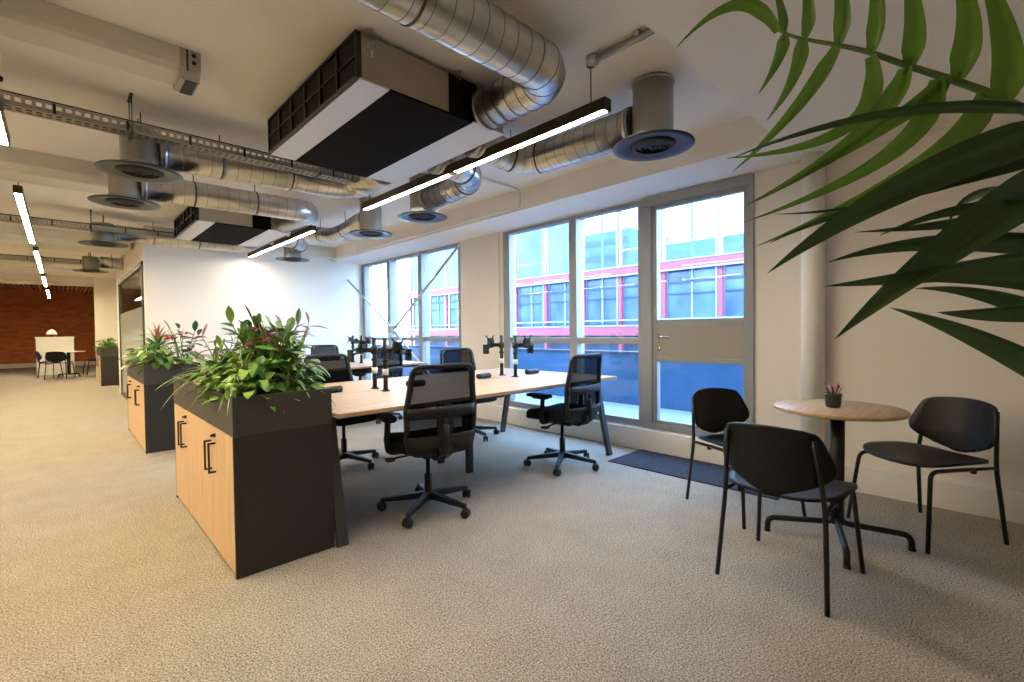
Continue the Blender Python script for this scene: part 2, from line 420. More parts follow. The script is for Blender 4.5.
for a, b in zip(edges, edges[1:]):
    MB().box((.06, a-2+.07, z3(1.25)), (.08, b-2-.07, z3(2.62))).build('window', M['fblue'], fb)
    MB().box((.02, a-2+.10, z3(2.3)), (.058, b-2-.10, z3(2.36))).box((.02, a-2+.10, z3(2.02)), (.058, b-2-.10, z3(2.05))).build('glazing_bar', M['funder'], fb)
    MB().box((.0, a-2+.07, z3(2.84)), (.02, b-2-.07, z3(4.3 if b < 9.5 else 5.2))).build('upper_window', M['fpale'] if b < 8.5 else M['faint'], fb)
    MB().box((.02, (a+b)/2-2-.02, z3(1.0)), (.06, (a+b)/2-2+.02, z3(5.2))).build('mullion', M['fwhite'], fb)
    MB().box((-.05, a-2+.07, z3(1.25)), (.05, a-2+.11, z3(5.2))).build('mullion', M['fwhite'], fb)
rb = thing('rooftop_block', 'pale blue rooftop block behind the pink framed building', 'building', (15.5, 8, 0))
MB().box((0, -2.6, -3), (3, .2, 4.15)).build('wall', M['fgrey'], rb); MB().box((0, 1.5, -3), (3, 4.3, 5.0)).build('wall', M['fgrey'], rb); MB().box((.2, -5, -3), (3.2, 9, 3.5)).build('wall', M['fgrey'], rb)
MB().box((-.03, 1.7, 3.9), (.0, 4.1, 4.1)).box((-.03, 1.7, 4.5), (0, 4.1, 4.7)).build('window_band', M['fdark'], rb)
struct('street', MB().box((4.3, -10, -3.3), (60, 40, -3)), M['fdark'])

# white riser pipe on the right wall
pp = MB(); pp.tube([(XW-.085, .92, .18), (XW-.085, .92, ZS)], .075, 24)
tag(pp.build('riser_pipe', M['white']), 'white vertical riser pipe on the wall behind the round table', 'pipe')
# diagonal bracing in front of the far window
br = thing('cross_brace', 'slim diagonal steel cross bracing in front of the far window', 'brace', (3.78, 6.58, 0))
n = Vector((0, 0, 1.20))
for e in [(0, -1.72, 2.30), (0, 1.58, 2.12), (0, -1.72, .05), (0, 1.58, .05)]:
    MB().tube([n, e], .017, 8).build('rod', M['galv'], br)
MB().prism([(-.06, 1.14), (.06, 1.14), (.06, 1.26), (-.06, 1.26)], -.012, .012, axis=0).lathe([(0, -.03), (.035, -.03), (.035, .03), (0, .03)], 14, (0, 0, 1.2), mtx=Matrix.Rotation(PI/2, 4, 'Y')).build('node_plate', M['galv'], br)

tag(MB().box((3.455, 1.0, 0.001), (4.0, 2.36, .009)).build('entrance_mat', M['mat'], bevel=.003), 'dark entrance mat on the carpet in front of the glazed door', 'mat')

# ---------------------------------------------------------------- ceiling services
def fcu(loc, label):
    t = thing('fan_coil_unit', label, 'air conditioner', loc, 0, 'ceiling fan coil units')
    # local: x 0..0.95, y 0..1.31, z 0..0.23 (loc is the lower near corner)
    c = MB(); c.box((.012, 0.0, .002), (.54, 1.31, .225)); c.build('casing', M['sheet'], t, bevel=.004)
    s = MB().box((0, -.004, -.006), (.16, 1.314, .002)); s.build('bottom_strip', M['strip'], t)
    MB().box((.16, -.006, -.010), (.70, 1.316, .004)).build('bottom_panel', M['black'], t, bevel=.003)
    MB().box((.535, -.008, .0), (.735, 1.318, .222)).build('insulation', M['black'], t, bevel=.003)
    MB().box((.735, -.004, .002), (.95, 1.314, .215)).build('plenum', M['galv'], t, bevel=.004)
    MB().box((.70, -.010, -.006), (.955, 1.32, .001)).build('plenum_base', M['strip'], t, bevel=.002)
    g = MB(); g.box((-.018, 0, .0), (.012, 1.31, .012)); g.box((-.018, 0, .213), (.012, 1.31, .225))
    for k in range(7): y = 1.31*k/6; g.box((-.018, max(0, y-.008), 0), (.012, min(1.31, y+.008), .225))
    g.box((-.014, 0, .107), (.01, 1.31, .117))
    gg = g.build('filter_grille', M['blackm'], t)
    MB().box((-.002, .008, .01), (.012, 1.302, .215)).build('filter', M['filt'], gg)
    for x, y in ((.06, -.02), (.60, -.02), (.06, 1.33), (.60, 1.33)):
        MB().box((x-.02, y-.014, .215), (x+.02, y+.014, .225)).tube([(x, y, .2), (x, y, .26)], .005, 6).build('hanger', M['neck'], t)
    MB().tube([(.05, -.002, .2), (.05, -.012, .18), (.06, -.012, .12)], .006, 6).box((.035, -.012, .15), (.075, -.002, .2)).build('drain_bracket', M['neck'], t)
    v = MB()
    v.tube(fillet([(.95, .42, .10), (1.06, .42, .10), (1.06, .58, .12), (.95, .58, .14)], .03), .012, 8)
    v.lathe([(0, -.02), (.024, -.02), (.024, .035), (.015, .05), (0, .05)], 12, (1.07, .5, .11), mtx=Matrix.Rotation(PI/2, 4, 'Y'))
    v.tube(fillet([(1.06, .5, .12), (1.10, .6, .14), (1.03, .72, .17), (.95, .75, .12)], .04), .007, 6)
    v.build('valve_pipes', M['rod'], t)
    return t
FCU1 = fcu((1.07, 2.14, 2.40), 'large black and silver ceiling fan coil unit nearest to the front')
FCU2 = dup(FCU1, loc=(1.10, 5.98, 2.40), label='smaller looking ceiling fan coil unit farther back near the far white wall')

def duct(label, path, r=.11, seam=.085, name='air_duct'):
    t = thing(name, label, 'duct', path[0], 0, 'spiral ventilation ducts')
    o = Vector(path[0]); pts = [Vector(p)-o for p in path]
    MB().tube(pts, r, 28, 0).build('duct_body', M['galv'], t)
    # seam ribs
    rib = MB(); acc = 0; nxt = seam*.5
    for a, b in zip(pts, pts[1:]):
        L = (b-a).length
        while nxt < acc + L:
            q = a + (b-a)*((nxt-acc)/L); d_ = (b-a).normalized()*.0014
            rib.tube([q-d_, q+d_], r+.0018, 28); nxt += seam
        acc += L
    rib.build('seam', M['galvd'], t)
    for q, dq in ((pts[0], pts[1]-pts[0]), (pts[-1], pts[-2]-pts[-1])):
        dq = dq.normalized(); MB().tube([q+dq*.01, q+dq*.035], r+.007, 28).build('collar', M['galv'], t)
    for fr in (.3, .7):
        k = max(1, min(len(pts)-2, int(fr*len(pts))))
        if (pts[1]-pts[0]).length > .8: q = pts[0].lerp(pts[1], fr); d_ = pts[1]-pts[0]
        else: q = pts[k]; d_ = pts[k+1]-pts[k-1]
        d_ = d_.normalized()*.006
        MB().tube([q-d_, q+d_], r+.004, 28).tube([q+Vector((0,0,r)), Vector((q.x, q.y, ZC-o.z))], .004, 6).build('hanger', M['rod'], t)
    return t
duct('silver spiral duct with a bend entering the front of the big unit', arcpath((-.6, 1.575, 2.485), (1.865, 1.575, 2.485), (1.865, 2.13, 2.49), .16), .115)
duct('long spiral duct beside the cable tray behind the big unit', arcpath((.52, 4.02, 2.43), (1.93, 4.02, 2.47), (1.93, 3.48, 2.49), .18))
duct('long spiral duct bending into the front of the farther unit', arcpath((.52, 5.03, 2.43), (1.96, 5.03, 2.45), (1.96, 5.96, 2.49), .18))
duct('spiral duct behind the farther unit, near the far wall', arcpath((.54, 7.72, 2.46), (1.96, 7.72, 2.46), (1.96, 7.32, 2.47), .16), .10)
duct('short spiral duct curving to the big diffuser by the near window', arcpath((2.06, 2.50, 2.49), (2.59, 2.50, 2.45), (2.59, 1.55, 2.43), .24))
duct('short spiral duct curving behind the lamp to a diffuser over the desk', arcpath((2.06, 2.96, 2.49), (2.53, 2.96, 2.45), (2.53, 3.72, 2.42), .24))
duct('grey wavy duct behind the second lamp, mid ceiling', [(2.09, 6.2, 2.49), (2.3, 6.18, 2.47), (2.45, 6.05, 2.44), (2.52, 5.8, 2.40), (2.53, 5.5, 2.41), (2.53, 5.2, 2.45), (2.53, 4.95, 2.46)], .09)
duct('short blue lit duct at the end of the second lamp by the far wall', arcpath((2.09, 6.85, 2.49), (2.53, 6.85, 2.45), (2.53, 7.25, 2.43), .2), .10)
duct('thin spiral duct far back above the corridor, behind the white far wall edge', [(.54, 11.0, 2.46), (.70, 11.0, 2.46), (.855, 11.0, 2.46)], .10)

def diffuser(loc, label, neck_top=ZC, nr=.118):
    t = thing('ceiling_diffuser', label, 'air diffuser', loc, 0, 'round ceiling diffusers')
    h = neck_top - loc[2]
    nk = MB().lathe([(nr, .03), (nr, h), (0, h)], 28).lathe([(nr, h-.02), (nr+.006, h-.015), (nr, h-.01)], 28)
    nk.build('neck', M['neck'], t)
    if neck_top < ZC-.01:
        for s_ in (-1, 1): MB().tube([(0, s_*nr*.6, h), (0, s_*nr*.6, ZC-loc[2])], .004, 6).build('hanger', M['rod'], t)
    rg = MB(); rg.lathe([(.118, .03), (.16, .02), (.235, .006), (.237, 0), (.20, .0), (.135, .010)], 40); rg.build('ring_plate', M['diff'], t)
    cr = MB()
    for a in (.128, .098, .068): cr.lathe([(a, .022), (a-.004, .006), (a-.028, -.006), (a-.030, -.002), (a-.014, .016)], 32)
    cr.lathe([(0, -.006), (.03, -.004), (.034, .004), (0, .006)], 24)
    cr.lathe([(.116, .05), (0, .05)], 28); cr.tube([(0, 0, .05), (0, 0, -.022)], .008, 8)
    cr.build('core', M['diffd'], t)
    return t
dl = [((2.59, 1.43, 2.265), 'large dark round diffuser on a grey drum nearest the door'),
      ((.42, 4.02, 2.265), 'round diffuser on a drum under the near cable tray, nearest on the left'),
      ((.42, 5.03, 2.265), 'round diffuser just behind the nearest one on the left'),
      ((2.53, 3.82, 2.265), 'round diffuser over the desk below the long lamp, with bluish ring'),
      ((2.53, 4.85, 2.265), 'round diffuser above the pier between the windows, beyond the first lamp'),
      ((.42, 7.65, 2.29), 'third round diffuser back on the left, seen edge on'),
      ((.42, 11.0, 2.29), 'farthest round diffuser on the left above the corridor'),
      ((2.53, 7.3, 2.265), 'round diffuser near the far wall beside the second lamp')]
for p, l_ in dl: diffuser(p, l_, *((2.545, .108) if p[0] < 1 else ()))

def tray(y, x0, x1, label, z=2.42, hx=()):
    t = thing('cable_tray', label, 'cable tray', (x0, y, z), 0, 'perforated cable trays')
    L = x1-x0; w_ = .055; b = MB()
    for s in (-w_, w_):
        b.box((0, s-.001, 0), (L, s+.001, .014)); b.box((0, s-.001, .046), (L, s+.001, .06)); b.box((0, s-.006, .058), (L, s+.006, .06))
        x = 0
        while x < L: b.box((x, s-.001, .014), (min(L, x+.016), s+.001, .046)); x += .040
    x = 0
    b.box((0, -w_, -.001), (L, -w_+.022, .001)); b.box((0, w_-.022, -.001), (L, w_, .001)); b.box((0, -.008, -.001), (L, .008, .001))
    while x < L: b.box((x, -w_, -.001), (min(L, x+.016), w_, .001)); x += .040
    b.build('tray_body', M['tray'], t)
    for x in hx:
        h = MB(); h.box((x-x0-.009, -w_-.02, -.011), (x-x0+.009, w_+.02, -.002))
        for s in (-w_-.012, w_+.012): h.tube([(x-x0, s, -.03), (x-x0, s, ZC-z)], .0028, 6)
        h.box((x-x0-.009, -w_-.02, ZC-z-.006), (x-x0+.009, w_+.02, ZC-z)); h.build('hanger', M['rod'], t)
    cp = MB()
    x = .45
    while x < L: cp.box((x-.006, -w_-.004, .0), (x+.006, -w_-.001, .066)); x += .32
    cp.build('clip', M['cable'], t)
    c = MB()
    for k, yy in enumerate((-.04, -.022, -.004, .016, .034)):
        c.tube([(0, yy, .010+.002*k), (L*.4, yy+.006, .011), (L*.7, yy-.006, .011), (L, yy, .012)], .0085, 7)
    c.tube([(0, -.046, .064), (L, -.046, .064)], .009, 7)
    cc = c.build('cable_bundle', M['cable']); cc.location = (x0, y, z)
    tag(cc, 'black cables lying in the ' + label.split(' cable tray')[0] + ' cable tray', 'cables', 'cable bundles in the trays')
tray(3.75, -3.0, 1.78, 'nearest perforated cable tray running below the ceiling, left of the big unit', hx=(-1.2, .35, 1.5))
tray(7.47, -4.0, 1.25, 'second perforated cable tray farther back on the left', hx=(-1.3, .3))
tray(11.1, -4.0, .8, 'farthest perforated cable tray at the back left', hx=(-1.0, .4))

# boxed beam with its steel end bracket
bb = thing('boxed_beam', 'pale boxed beam with a steel end bracket at the top left', 'beam', (.51, 3.05, 2.54))
MB().prism([(-.11, .025), (-.085, 0), (.10, 0), (.125, .03), (.125, .11), (-.125, .11)], -5, 0, axis=0).build('casing', M['beam'], bb, bevel=.004)
e = MB()
e.box((.0, -.12, -.005), (.010, .12, .10))
for s_ in (-1, 1):
    e.prism([(s_*.085, -.03), (s_*.128, .02), (s_*.128, .11), (s_*.118, .11), (s_*.118, .025), (s_*.078, -.022)], -.03, .06, axis=0)
e.box((-.03, -.085, -.032), (.06, .085, -.022))
e.box((.004, -.131, .0), (.05, -.126, .10)); e.build('end_bracket', M['tray'], bb)
MB().box((-.004, -.1315, .0), (.004, -.1255, .105)).box((-.004, -.09, -.036), (.05, .085, -.0325)).build('slot', M['cable'], bb)
for z in (.045, .083): MB().lathe([(0, 0), (.010, 0), (.010, .008), (0, .008)], 10, (.028, -.131, z), mtx=Matrix.Rotation(PI/2, 4, 'X')).build('bolt', M['cable'], bb)

# conduits
tag(MB().tube([(2.11, 1.50, 2.625), (2.11, .98, 2.625)], .018, 10).lathe([(0, 0), (.034, 0), (.036, .03), (.0, .03)], 14, (2.11, 1.52, 2.615)).box((2.08, 1.22, 2.62), (2.14, 1.25, 2.65)).build('conduit', M['neck']), 'short grey conduit on the ceiling feeding the lamp flex near the bulkhead', 'conduit', 'ceiling conduits')
def conduit(y0, y1, x0, label):
    tag(MB().tube(fillet([(x0, y0, 2.63), (3.475, y0, 2.63), (3.475, y0, 2.46), (3.475, y1, 2.46)], .06), .014, 8).build('conduit', M['ceil']), label, 'conduit', 'ceiling conduits')
conduit(3.44, 6.9, 2.7, 'white conduit dropping from the ceiling onto the downstand over the desk')
conduit(7.15, 8.15, 2.7, 'white conduit at the downstand close to the far wall')

# linear lamps
def lamp(x, y0, y1, label, segs=1, cords=(.12, .88), z=2.355):
    t = thing('linear_lamp', label, 'lamp', (x, y0, z), 0, 'suspended linear lamps')
    L = y1-y0; 
    MB().box((-.028, 0, .008), (.028, L, .062)).box((-.028, 0, -.002), (-.021, L, .008)).box((.021, 0, -.002), (.028, L, .008)).box((-.021, 0, -.002), (.021, .015, .008)).box((-.021, L-.015, -.002), (.021, L, .008)).build('housing', M['lampbody'], t)
    for k in range(segs):
        a = L*k/segs + (.02 if k == 0 else .06); b = L*(k+1)/segs - (.02 if k == segs-1 else .06)
        MB().box((-.0208, a, -.0015), (.0208, b, .0078)).build('light_strip', LAMPW if x < 1 else (LAMP if y0 < 3 else LAMPF), t)
    for c_ in cords:
        MB().tube([(0, L*c_, .06), (0, L*c_, ZC-z)], .0035, 6).lathe([(0, ZC-z-.025), (.022, ZC-z-.022), (.025, ZC-z), (0, ZC-z)], 12, (0, L*c_, 0)).build('cord', M['cable'], t)
    return t
lamp(2.15, 1.45, 4.25, 'long linear pendant lamp in two lit lengths beside the big unit', 2, (.04, .5, .96))
lamp(2.15, 5.5, 8.05, 'second linear pendant lamp ending at the far white wall', 1, (.04, .95))
lamp(-.22, 1.55, 4.28, 'linear lamp at the very left edge of the picture', 1)
lamp(-.22, 5.62, 8.55, 'nearest fully visible linear lamp of the left row', 1, (.04, .96))
lamp(-2.6, 2.4, 5.3, 'added unseen linear lamp brightening the left side, nearest one', 1)  # lamp added out of view to brighten the left floor and ceiling
lamp(-2.6, 5.6, 8.5, 'added unseen linear lamp brightening the left side, middle one', 1)  # also added unseen, for bounce light on the left ceiling
lamp(-2.6, 9.3, 12.4, 'added unseen linear lamp brightening the left side, farthest one', 1)  # also added unseen, for bounce light farther back on the left
lamp(-.21, 9.3, 12.4, 'second lamp of the left row, beyond the first gap', 1, (.04, .96))
lamp(-.21, 13.2, 15.8, 'third lamp of the left row, short in view', 1, (.04, .96))
lamp(-.20, 17.0, 20.5, 'last lamp of the left row, in front of the brick wall', 1, (.04, .96))
# ---------------------------------------------------------------- bench desks
def desk(loc, label):
    t = thing('bench_desk', label, 'desk', loc, 0, 'oak topped bench desks')
    # local: x 0..L along the bench, y 0 near edge .. 1.56 far edge
    L = 2.65; z0, z1 = .71, .735
    for y0, y1 in ((0, .775), (.785, 1.56)):
        MB().box((0, y0, z0), (L, y1, z1)).build('tabletop', M['oak'], t, bevel=.003)
    for x in (.03, L-.06):
        for ft, tp in ((.05, .20), (1.51, 1.36)):
            MB().bar((x, ft, 0), (x, tp, z0), .06, .034, up=(0, 1, 0)).build('leg', M['deskleg'], t, bevel=.003)
        MB().box((x-.03, .18, z0-.05), (x+.03, 1.38, z0)).build('end_rail', M['deskleg'], t, bevel=.003)
    for y in (.58, .98):
        MB().bar((1.35, y, 0), (1.35, y, z0), .06, .034, up=(0, 1, 0)).build('leg', M['deskleg'], t, bevel=.003)
    MB().box((1.32, .18, z0-.05), (1.38, 1.38, z0)).build('end_rail', M['deskleg'], t, bevel=.003)
    for y in (.32, 1.22):
        MB().box((.03, y-.02, z0-.05), (L-.03, y+.02, z0-.01)).build('long_rail', M['deskleg'], t, bevel=.002)
    tr = MB(); tr.box((.15, .66, .58), (L-.15, .90, .585)); tr.box((.15, .66, .58), (L-.15, .665, .66)); tr.box((.15, .895, .58), (L-.15, .90, .66))
    for x in (.3, 1.2, 1.5, 2.4): tr.box((x-.01, .655, .58), (x+.01, .665, z0)); tr.box((x-.01, .895, .58), (x+.01, .905, z0))
    tr.build('cable_basket', M['deskleg'], t)
    return t
desk((1.055, 2.42, 0), 'oak topped bench desk standing beside the front planter cabinet')
desk((1.08, 5.55, 0), 'oak topped bench desk farther back, toward the far white wall')

def arm(loc, rz, label, side=1):
    t = thing('monitor_arm', label, 'monitor arm', loc, rz, 'empty monitor arms on the desks')
    b = MB().box((-.024, -.022, 0), (.024, .03, .008)); b.lathe([(0, .008), (.022, .008), (.019, .022), (0, .022)], 16); b.build('clamp', M['blackm'], t, bevel=.002)
    MB().tube([(0, 0, .02), (0, 0, .39)], .0165, 16).build('pole', M['blackm'], t)
    s = side
    MB().lathe([(.017, .12), (.022, .12), (.022, .165), (.017, .165)], 16).build('cable_clip', M['white'], t)
    c = MB().lathe([(.017, .265), (.027, .268), (.027, .325), (.017, .328)], 16); c.lathe([(.017, .215), (.024, .217), (.024, .235), (.017, .237)], 16)
    c.build('collar', M['blackp'], t)
    a = MB(); a.bar((0, -.0, .297), (s*.085, -.055, .297), .022, .034); a.lathe([(0, .27), (.02, .27), (.02, .34), (0, .34)], 16, (s*.085, -.055, 0))
    a.bar((s*.085, -.055, .318), (s*.02, -.105, .328), .02, .03); a.lathe([(0, .30), (.017, .30), (.017, .35), (0, .35)], 14, (s*.02, -.105, 0))
    a.build('arm', M['blackm'], t, bevel=.002)
    v = MB(); cx, cy, cz = s*.03, -.135, .335
    for k in (1, -1): v.bar((cx-.052, cy, cz-.052*k), (cx+.052, cy, cz+.052*k), .006, .018, up=(0, 1, 0)); 
    v.box((cx-.03, cy-.006, cz-.03), (cx+.03, cy+.02, cz+.03)); v.bar((s*.02, -.105, cz-.004), (cx, cy, cz), .02, .02)
    v.build('mount_plate', M['blackm'], t)
    e = MB(); e.bar((s*.085, -.055, .285), (s*.185, -.02, .262), .012, .016); e.box((s*.185-.006, -.055, .215), (s*.185+.006, .02, .305)); e.bar((s*.085, -.055, .32), (s*.185, -.02, .290), .012, .016)
    e.build('side_bracket', M['blackm'], t, bevel=.001)
    return t
arm((1.71, 3.10, .735), 0, 'empty monitor arm on the near desk, nearer post of the pair by the planter')
arm((1.73, 3.30, .735), PI, 'empty monitor arm on the near desk, rear post of the pair by the planter')
arm((3.05, 3.10, .735), 0, 'empty monitor arm on the near desk, right post of the pair by the window')
arm((3.08, 3.32, .735), PI, 'empty monitor arm on the near desk, left post of the pair by the window')
arm((3.05, 6.20, .735), 0, 'empty monitor arm on the farther desk, nearer post of its pair')
arm((3.05, 6.46, .735), PI, 'empty monitor arm on the farther desk, rear post of its pair', -1)

def power(loc, rz, label):
    t = thing('desk_power_box', label, 'power box', loc, rz, 'power boxes on the desks')
    prof = [(.030*math.cos(a)*1.0, .024 + .024*math.sin(a)) for a in [2*PI*k/16 for k in range(16)]]
    MB().prism(prof, -.075, .075, axis=0).build('body', M['blackp'], t, bevel=.006)
    f = MB()
    for x in (-.04, 0, .04): f.box((x-.014, -.0315, .014), (x+.014, -.028, .036))
    f.build('socket', M['deskleg'], t)
    return t
power((1.40, 3.32, .735), .05, 'black power box on the near desk beside the planter leaves')
power((2.03, 3.20, .735), -.1, 'black power box on the near desk behind the mesh chair back')
power((2.78, 3.24, .735), .1, 'black power box on the near desk between the chair and the window arms')
power((3.38, 3.20, .735), -.1, 'black power box on the near desk closest to the window')

# ---------------------------------------------------------------- office chairs
def office_chair(loc, rz, label):
    t = thing('office_chair', label, 'chair', loc, rz, 'black mesh office chairs')
    # base
    b = MB(); b.lathe([(0, .115), (.034, .115), (.04, .09), (.036, .065), (0, .065)], 20)
    for k in range(5):
        a = 2*PI*k/5 + .3; dx, dy = math.cos(a), math.sin(a)
        p0 = Vector((dx*.02, dy*.02, .098)); p1 = Vector((dx*.305, dy*.305, .072))
        s_ = Vector((-dy, dx, 0)); vs = []
        for p, w_, h_ in ((p0, .026, .022), (p1, .015, .013)):
            for i, j in ((-1,-1), (1,-1), (1,1), (-1,1)): vs.append(p + s_*w_*i*.9 + Vector((0,0,h_*j)))
        b.add(vs, [(3,2,1,0), (4,5,6,7), (0,1,5,4), (1,2,6,5), (2,3,7,6), (3,0,4,7)])
    b.build('star_base', M['blackp'], t, bevel=.004)
    for k in range(5):
        a = 2*PI*k/5 + .3; c = Vector((math.cos(a)*.305, math.sin(a)*.305, 0))
        rot = Matrix.Rotation(a + .8*math.sin(3*k+1), 4, 'Z')
        f = MB(); f.tube([c + Vector((0,0,.04)), c + Vector((0,0,.078))], .007, 8)
        f.prism([(-.030, .026), (-.02, .054), (.0, .062), (.02, .054), (.030, .028), (.02, .04), (-.02, .04)], -.006, .006, axis=1, mtx=Matrix.Translation(c) @ rot)
        cs = f.build('castor', M['blackp'], t)
        w_ = MB()
        for s in (-.016, .016):
            w_.lathe([(0, -.009), (.024, -.009), (.0285, -.004), (.0285, .004), (.024, .009), (0, .009)], 18, mtx=Matrix.Translation(c + rot.to_3x3() @ Vector((0, s, .029))) @ rot @ Matrix.Rotation(PI/2, 4, 'X'))
        w_.build('wheel', M['blackp'], cs)
    MB().lathe([(.025, .10), (.025, .235), (.015, .24), (.015, .385), (0, .385)], 18).build('gas_lift', M['blackm'], t)
    m = MB(); m.prism([(-.17, .40), (-.13, .365), (.06, .365), (.12, .395), (.12, .42), (-.17, .42)], -.075, .075, axis=0)
    m.prism([(-.20, .46), (-.28, .47), (-.29, .42), (-.2, .37), (-.12, .375), (-.12, .40)], -.045, .045, axis=0)
    m.build('tilt_mechanism', M['blackp'], t, bevel=.006)
    MB().tube(fillet([(.06, .02, .39), (.20, .02, .385), (.27, .03, .375)], .03), .007, 8).box((.24, .005, .366), (.30, .055, .382)).build('lever', M['blackp'], t)
    MB().tube(fillet([(-.06, -.04, .39), (-.20, -.04, .385), (-.26, -.03, .375)], .03), .007, 8).box((-.29, -.055, .366), (-.24, -.005, .382)).build('lever', M['blackp'], t)
    # seat cushion: rounded pad with waterfall front
    rows = []
    for z, k in ((.42, .90), (.432, .98), (.455, 1.0), (.480, .985), (.492, .93), (.496, .80), (.492, .45), (.490, .05)):
        r = []
        for j in range(40):
            a = 2*PI*j/40; ca, sa = math.cos(a), math.sin(a)
            x = .245*k*math.copysign(abs(ca)**.42, ca); y = .235*k*math.copysign(abs(sa)**.42, sa)
            zz = z - (.030*max(0, (y-.10)/.13)**2 if y > .10 else 0) + .012*(x/.24)**2*(1 if z > .47 else 0)
            r.append((x, y+.025, zz))
        rows.append(r)
    s = MB().surf(rows, closed=True); n = len(s.v)
    s.f.append(list(range(n-40, n))); s.m.append(0); s.sm.append(True); s.f.append(list(range(40))[::-1]); s.m.append(0); s.sm.append(True)
    s.build('seat', M['fabric'], t)
    # backrest: curved frame loop + netting + lumbar band
    def bp(u, v):      # u -1..1 across, v 0..1 up
        z = .425 + .535*v
        y = -.225 - .055*math.sin(PI*min(1, v*1.6))*(1 if v < .62 else 0) * 0 + (-.035*math.sin(v*PI*.9+.3) if v < .5 else -.035*math.sin(.45*PI+.3) - .10*(v-.5)**1.3)
        half = .206 + .022*math.sin(PI*min(1, v*1.25)) - .01*max(0, v-.6)
        return Vector((u*half, y + .035*u*u, z))
    def corner(u, v):  # squash the outline corners
        return bp(u, v)
    back = MB(); loop = []
    N = 72
    for j in range(N):
        a = 2*PI*j/N; ca, sa = math.cos(a), math.sin(a)
        u = math.copysign(abs(ca)**.22, ca); v = .5 + .5*math.copysign(abs(sa)**.22, sa)
        loop.append(bp(u, v))
    vs = []; fs = []
    for j in range(N):
        p = loop[j]; q = loop[(j+1) % N]; o = loop[j-1]
        tg = (q-o).normalized(); nb = Vector((0, -1, 0)); sd = tg.cross(nb).normalized(); nb = sd.cross(tg)
        for i, k in ((-.014, -.013), (.014, -.013), (.014, .013), (-.014, .013)): vs.append(p + sd*i + nb*k)
    for j in range(N):
        for i in range(4): fs.append((j*4+i, j*4+(i+1) % 4, ((j+1) % N)*4+(i+1) % 4, ((j+1) % N)*4+i))
    back.add(vs, fs, 0, True)
    bk = back.build('backrest', M['blackp'], t, bevel=0)
    rows = []
    for i in range(13):
        v = i/12; r = []
        for j in range(13):
            u = -1 + j/6; sq = (1 - abs(2*v-1)**7.4)**.135 if 0 < v < 1 else .6
            r.append(bp(u*max(.6, min(1, sq))*.985, v) + Vector((0, .004, 0)))
        rows.append(r)
    MB().surf(rows).build('netting', M['cmesh'], bk)
    rows = []
    for i in range(9):
        v = .02 + .52*i/8; rows.append([bp(-1 + j/6, v)*1 + Vector((0, -.014 - .012*math.sin(PI*i/8), 0)) for j in range(13)])
    lb = MB(); lb.surf([rows[0], rows[1], rows[2], rows[3]]); lb.build('lower_shell', M['blackp'], bk, solid=.006)
    lb = MB(); lb.surf([[p for p in r] for r in rows[6:9]]); 
    for s_ in (-.5, .5): lb.bar(bp(s_*.3, .22) + Vector((0, -.02, 0)), bp(s_*.3, .44) + Vector((0, -.022, 0)), .03, .012, up=(0, 1, 0))
    lb.build('lumbar_support', M['blackp'], bk, solid=.006)
    sp = MB(); sp.tube(fillet([(0, -.12, .40), (0, -.27, .41), (0, -.285, .50), (0, -.275, .60)], .05), [.03]*3+[.026]*13+[.016] if False else .024, 10)
    sp.build('back_support', M['blackp'], t)
    # armrests
    for s in (-1, 1):
        a = MB(); a.tube(fillet([(s*.12, .02, .405), (s*.262, .02, .405), (s*.272, -.005, .52), (s*.268, -.01, .62)], .045), .019, 10)
        ar = a.build('armrest', M['blackp'], t)
        poly = []
        for j in range(24):
            an = 2*PI*j/24; ca, sa = math.cos(an), math.sin(an)
            poly.append((s*.262 + .043*math.copysign(abs(ca)**.5, ca), .035 + .125*math.copysign(abs(sa)**.6, sa)))
        MB().prism(poly, .618, .642).prism([(s*.262-.03, -.05), (s*.262+.03, -.05), (s*.262+.03, .09), (s*.262-.03, .09)], .604, .618).build('arm_pad', M['blackp'], ar, bevel=.005)
    return t
OC = office_chair((1.722, 2.582, 0), R(-11), 'black mesh office chair in the foreground, back to us at the near desk')
def spin(o, a):
    for ch in kids(o):
        if ch.name.split('.')[0] in ('star_base', 'castor'): ch.rotation_euler = (0, 0, R(a))
def oc(loc, rz, label, a=0):
    o = dup(OC, loc=loc, rz=rz, label=label); spin(o, a); return o
spin(OC, -10)
oc((3.095, 2.578, 0), R(2), 'black mesh office chair at the window end of the near desk, seen from its side', -24)
oc((1.77, 3.96, 0), R(186), 'black mesh office chair across the near desk, just right of the planter leaves', 15)
oc((3.24, 4.02, 0), R(174), 'black mesh office chair across the near desk, behind the foreground chair')
oc((3.02, 5.70, 0), R(10), 'black mesh office chair at the farther desk, glimpsed between the monitor posts')
oc((3.05, 7.25, 0), R(176), 'black mesh office chair on the far side of the farther desk, near the far wall')

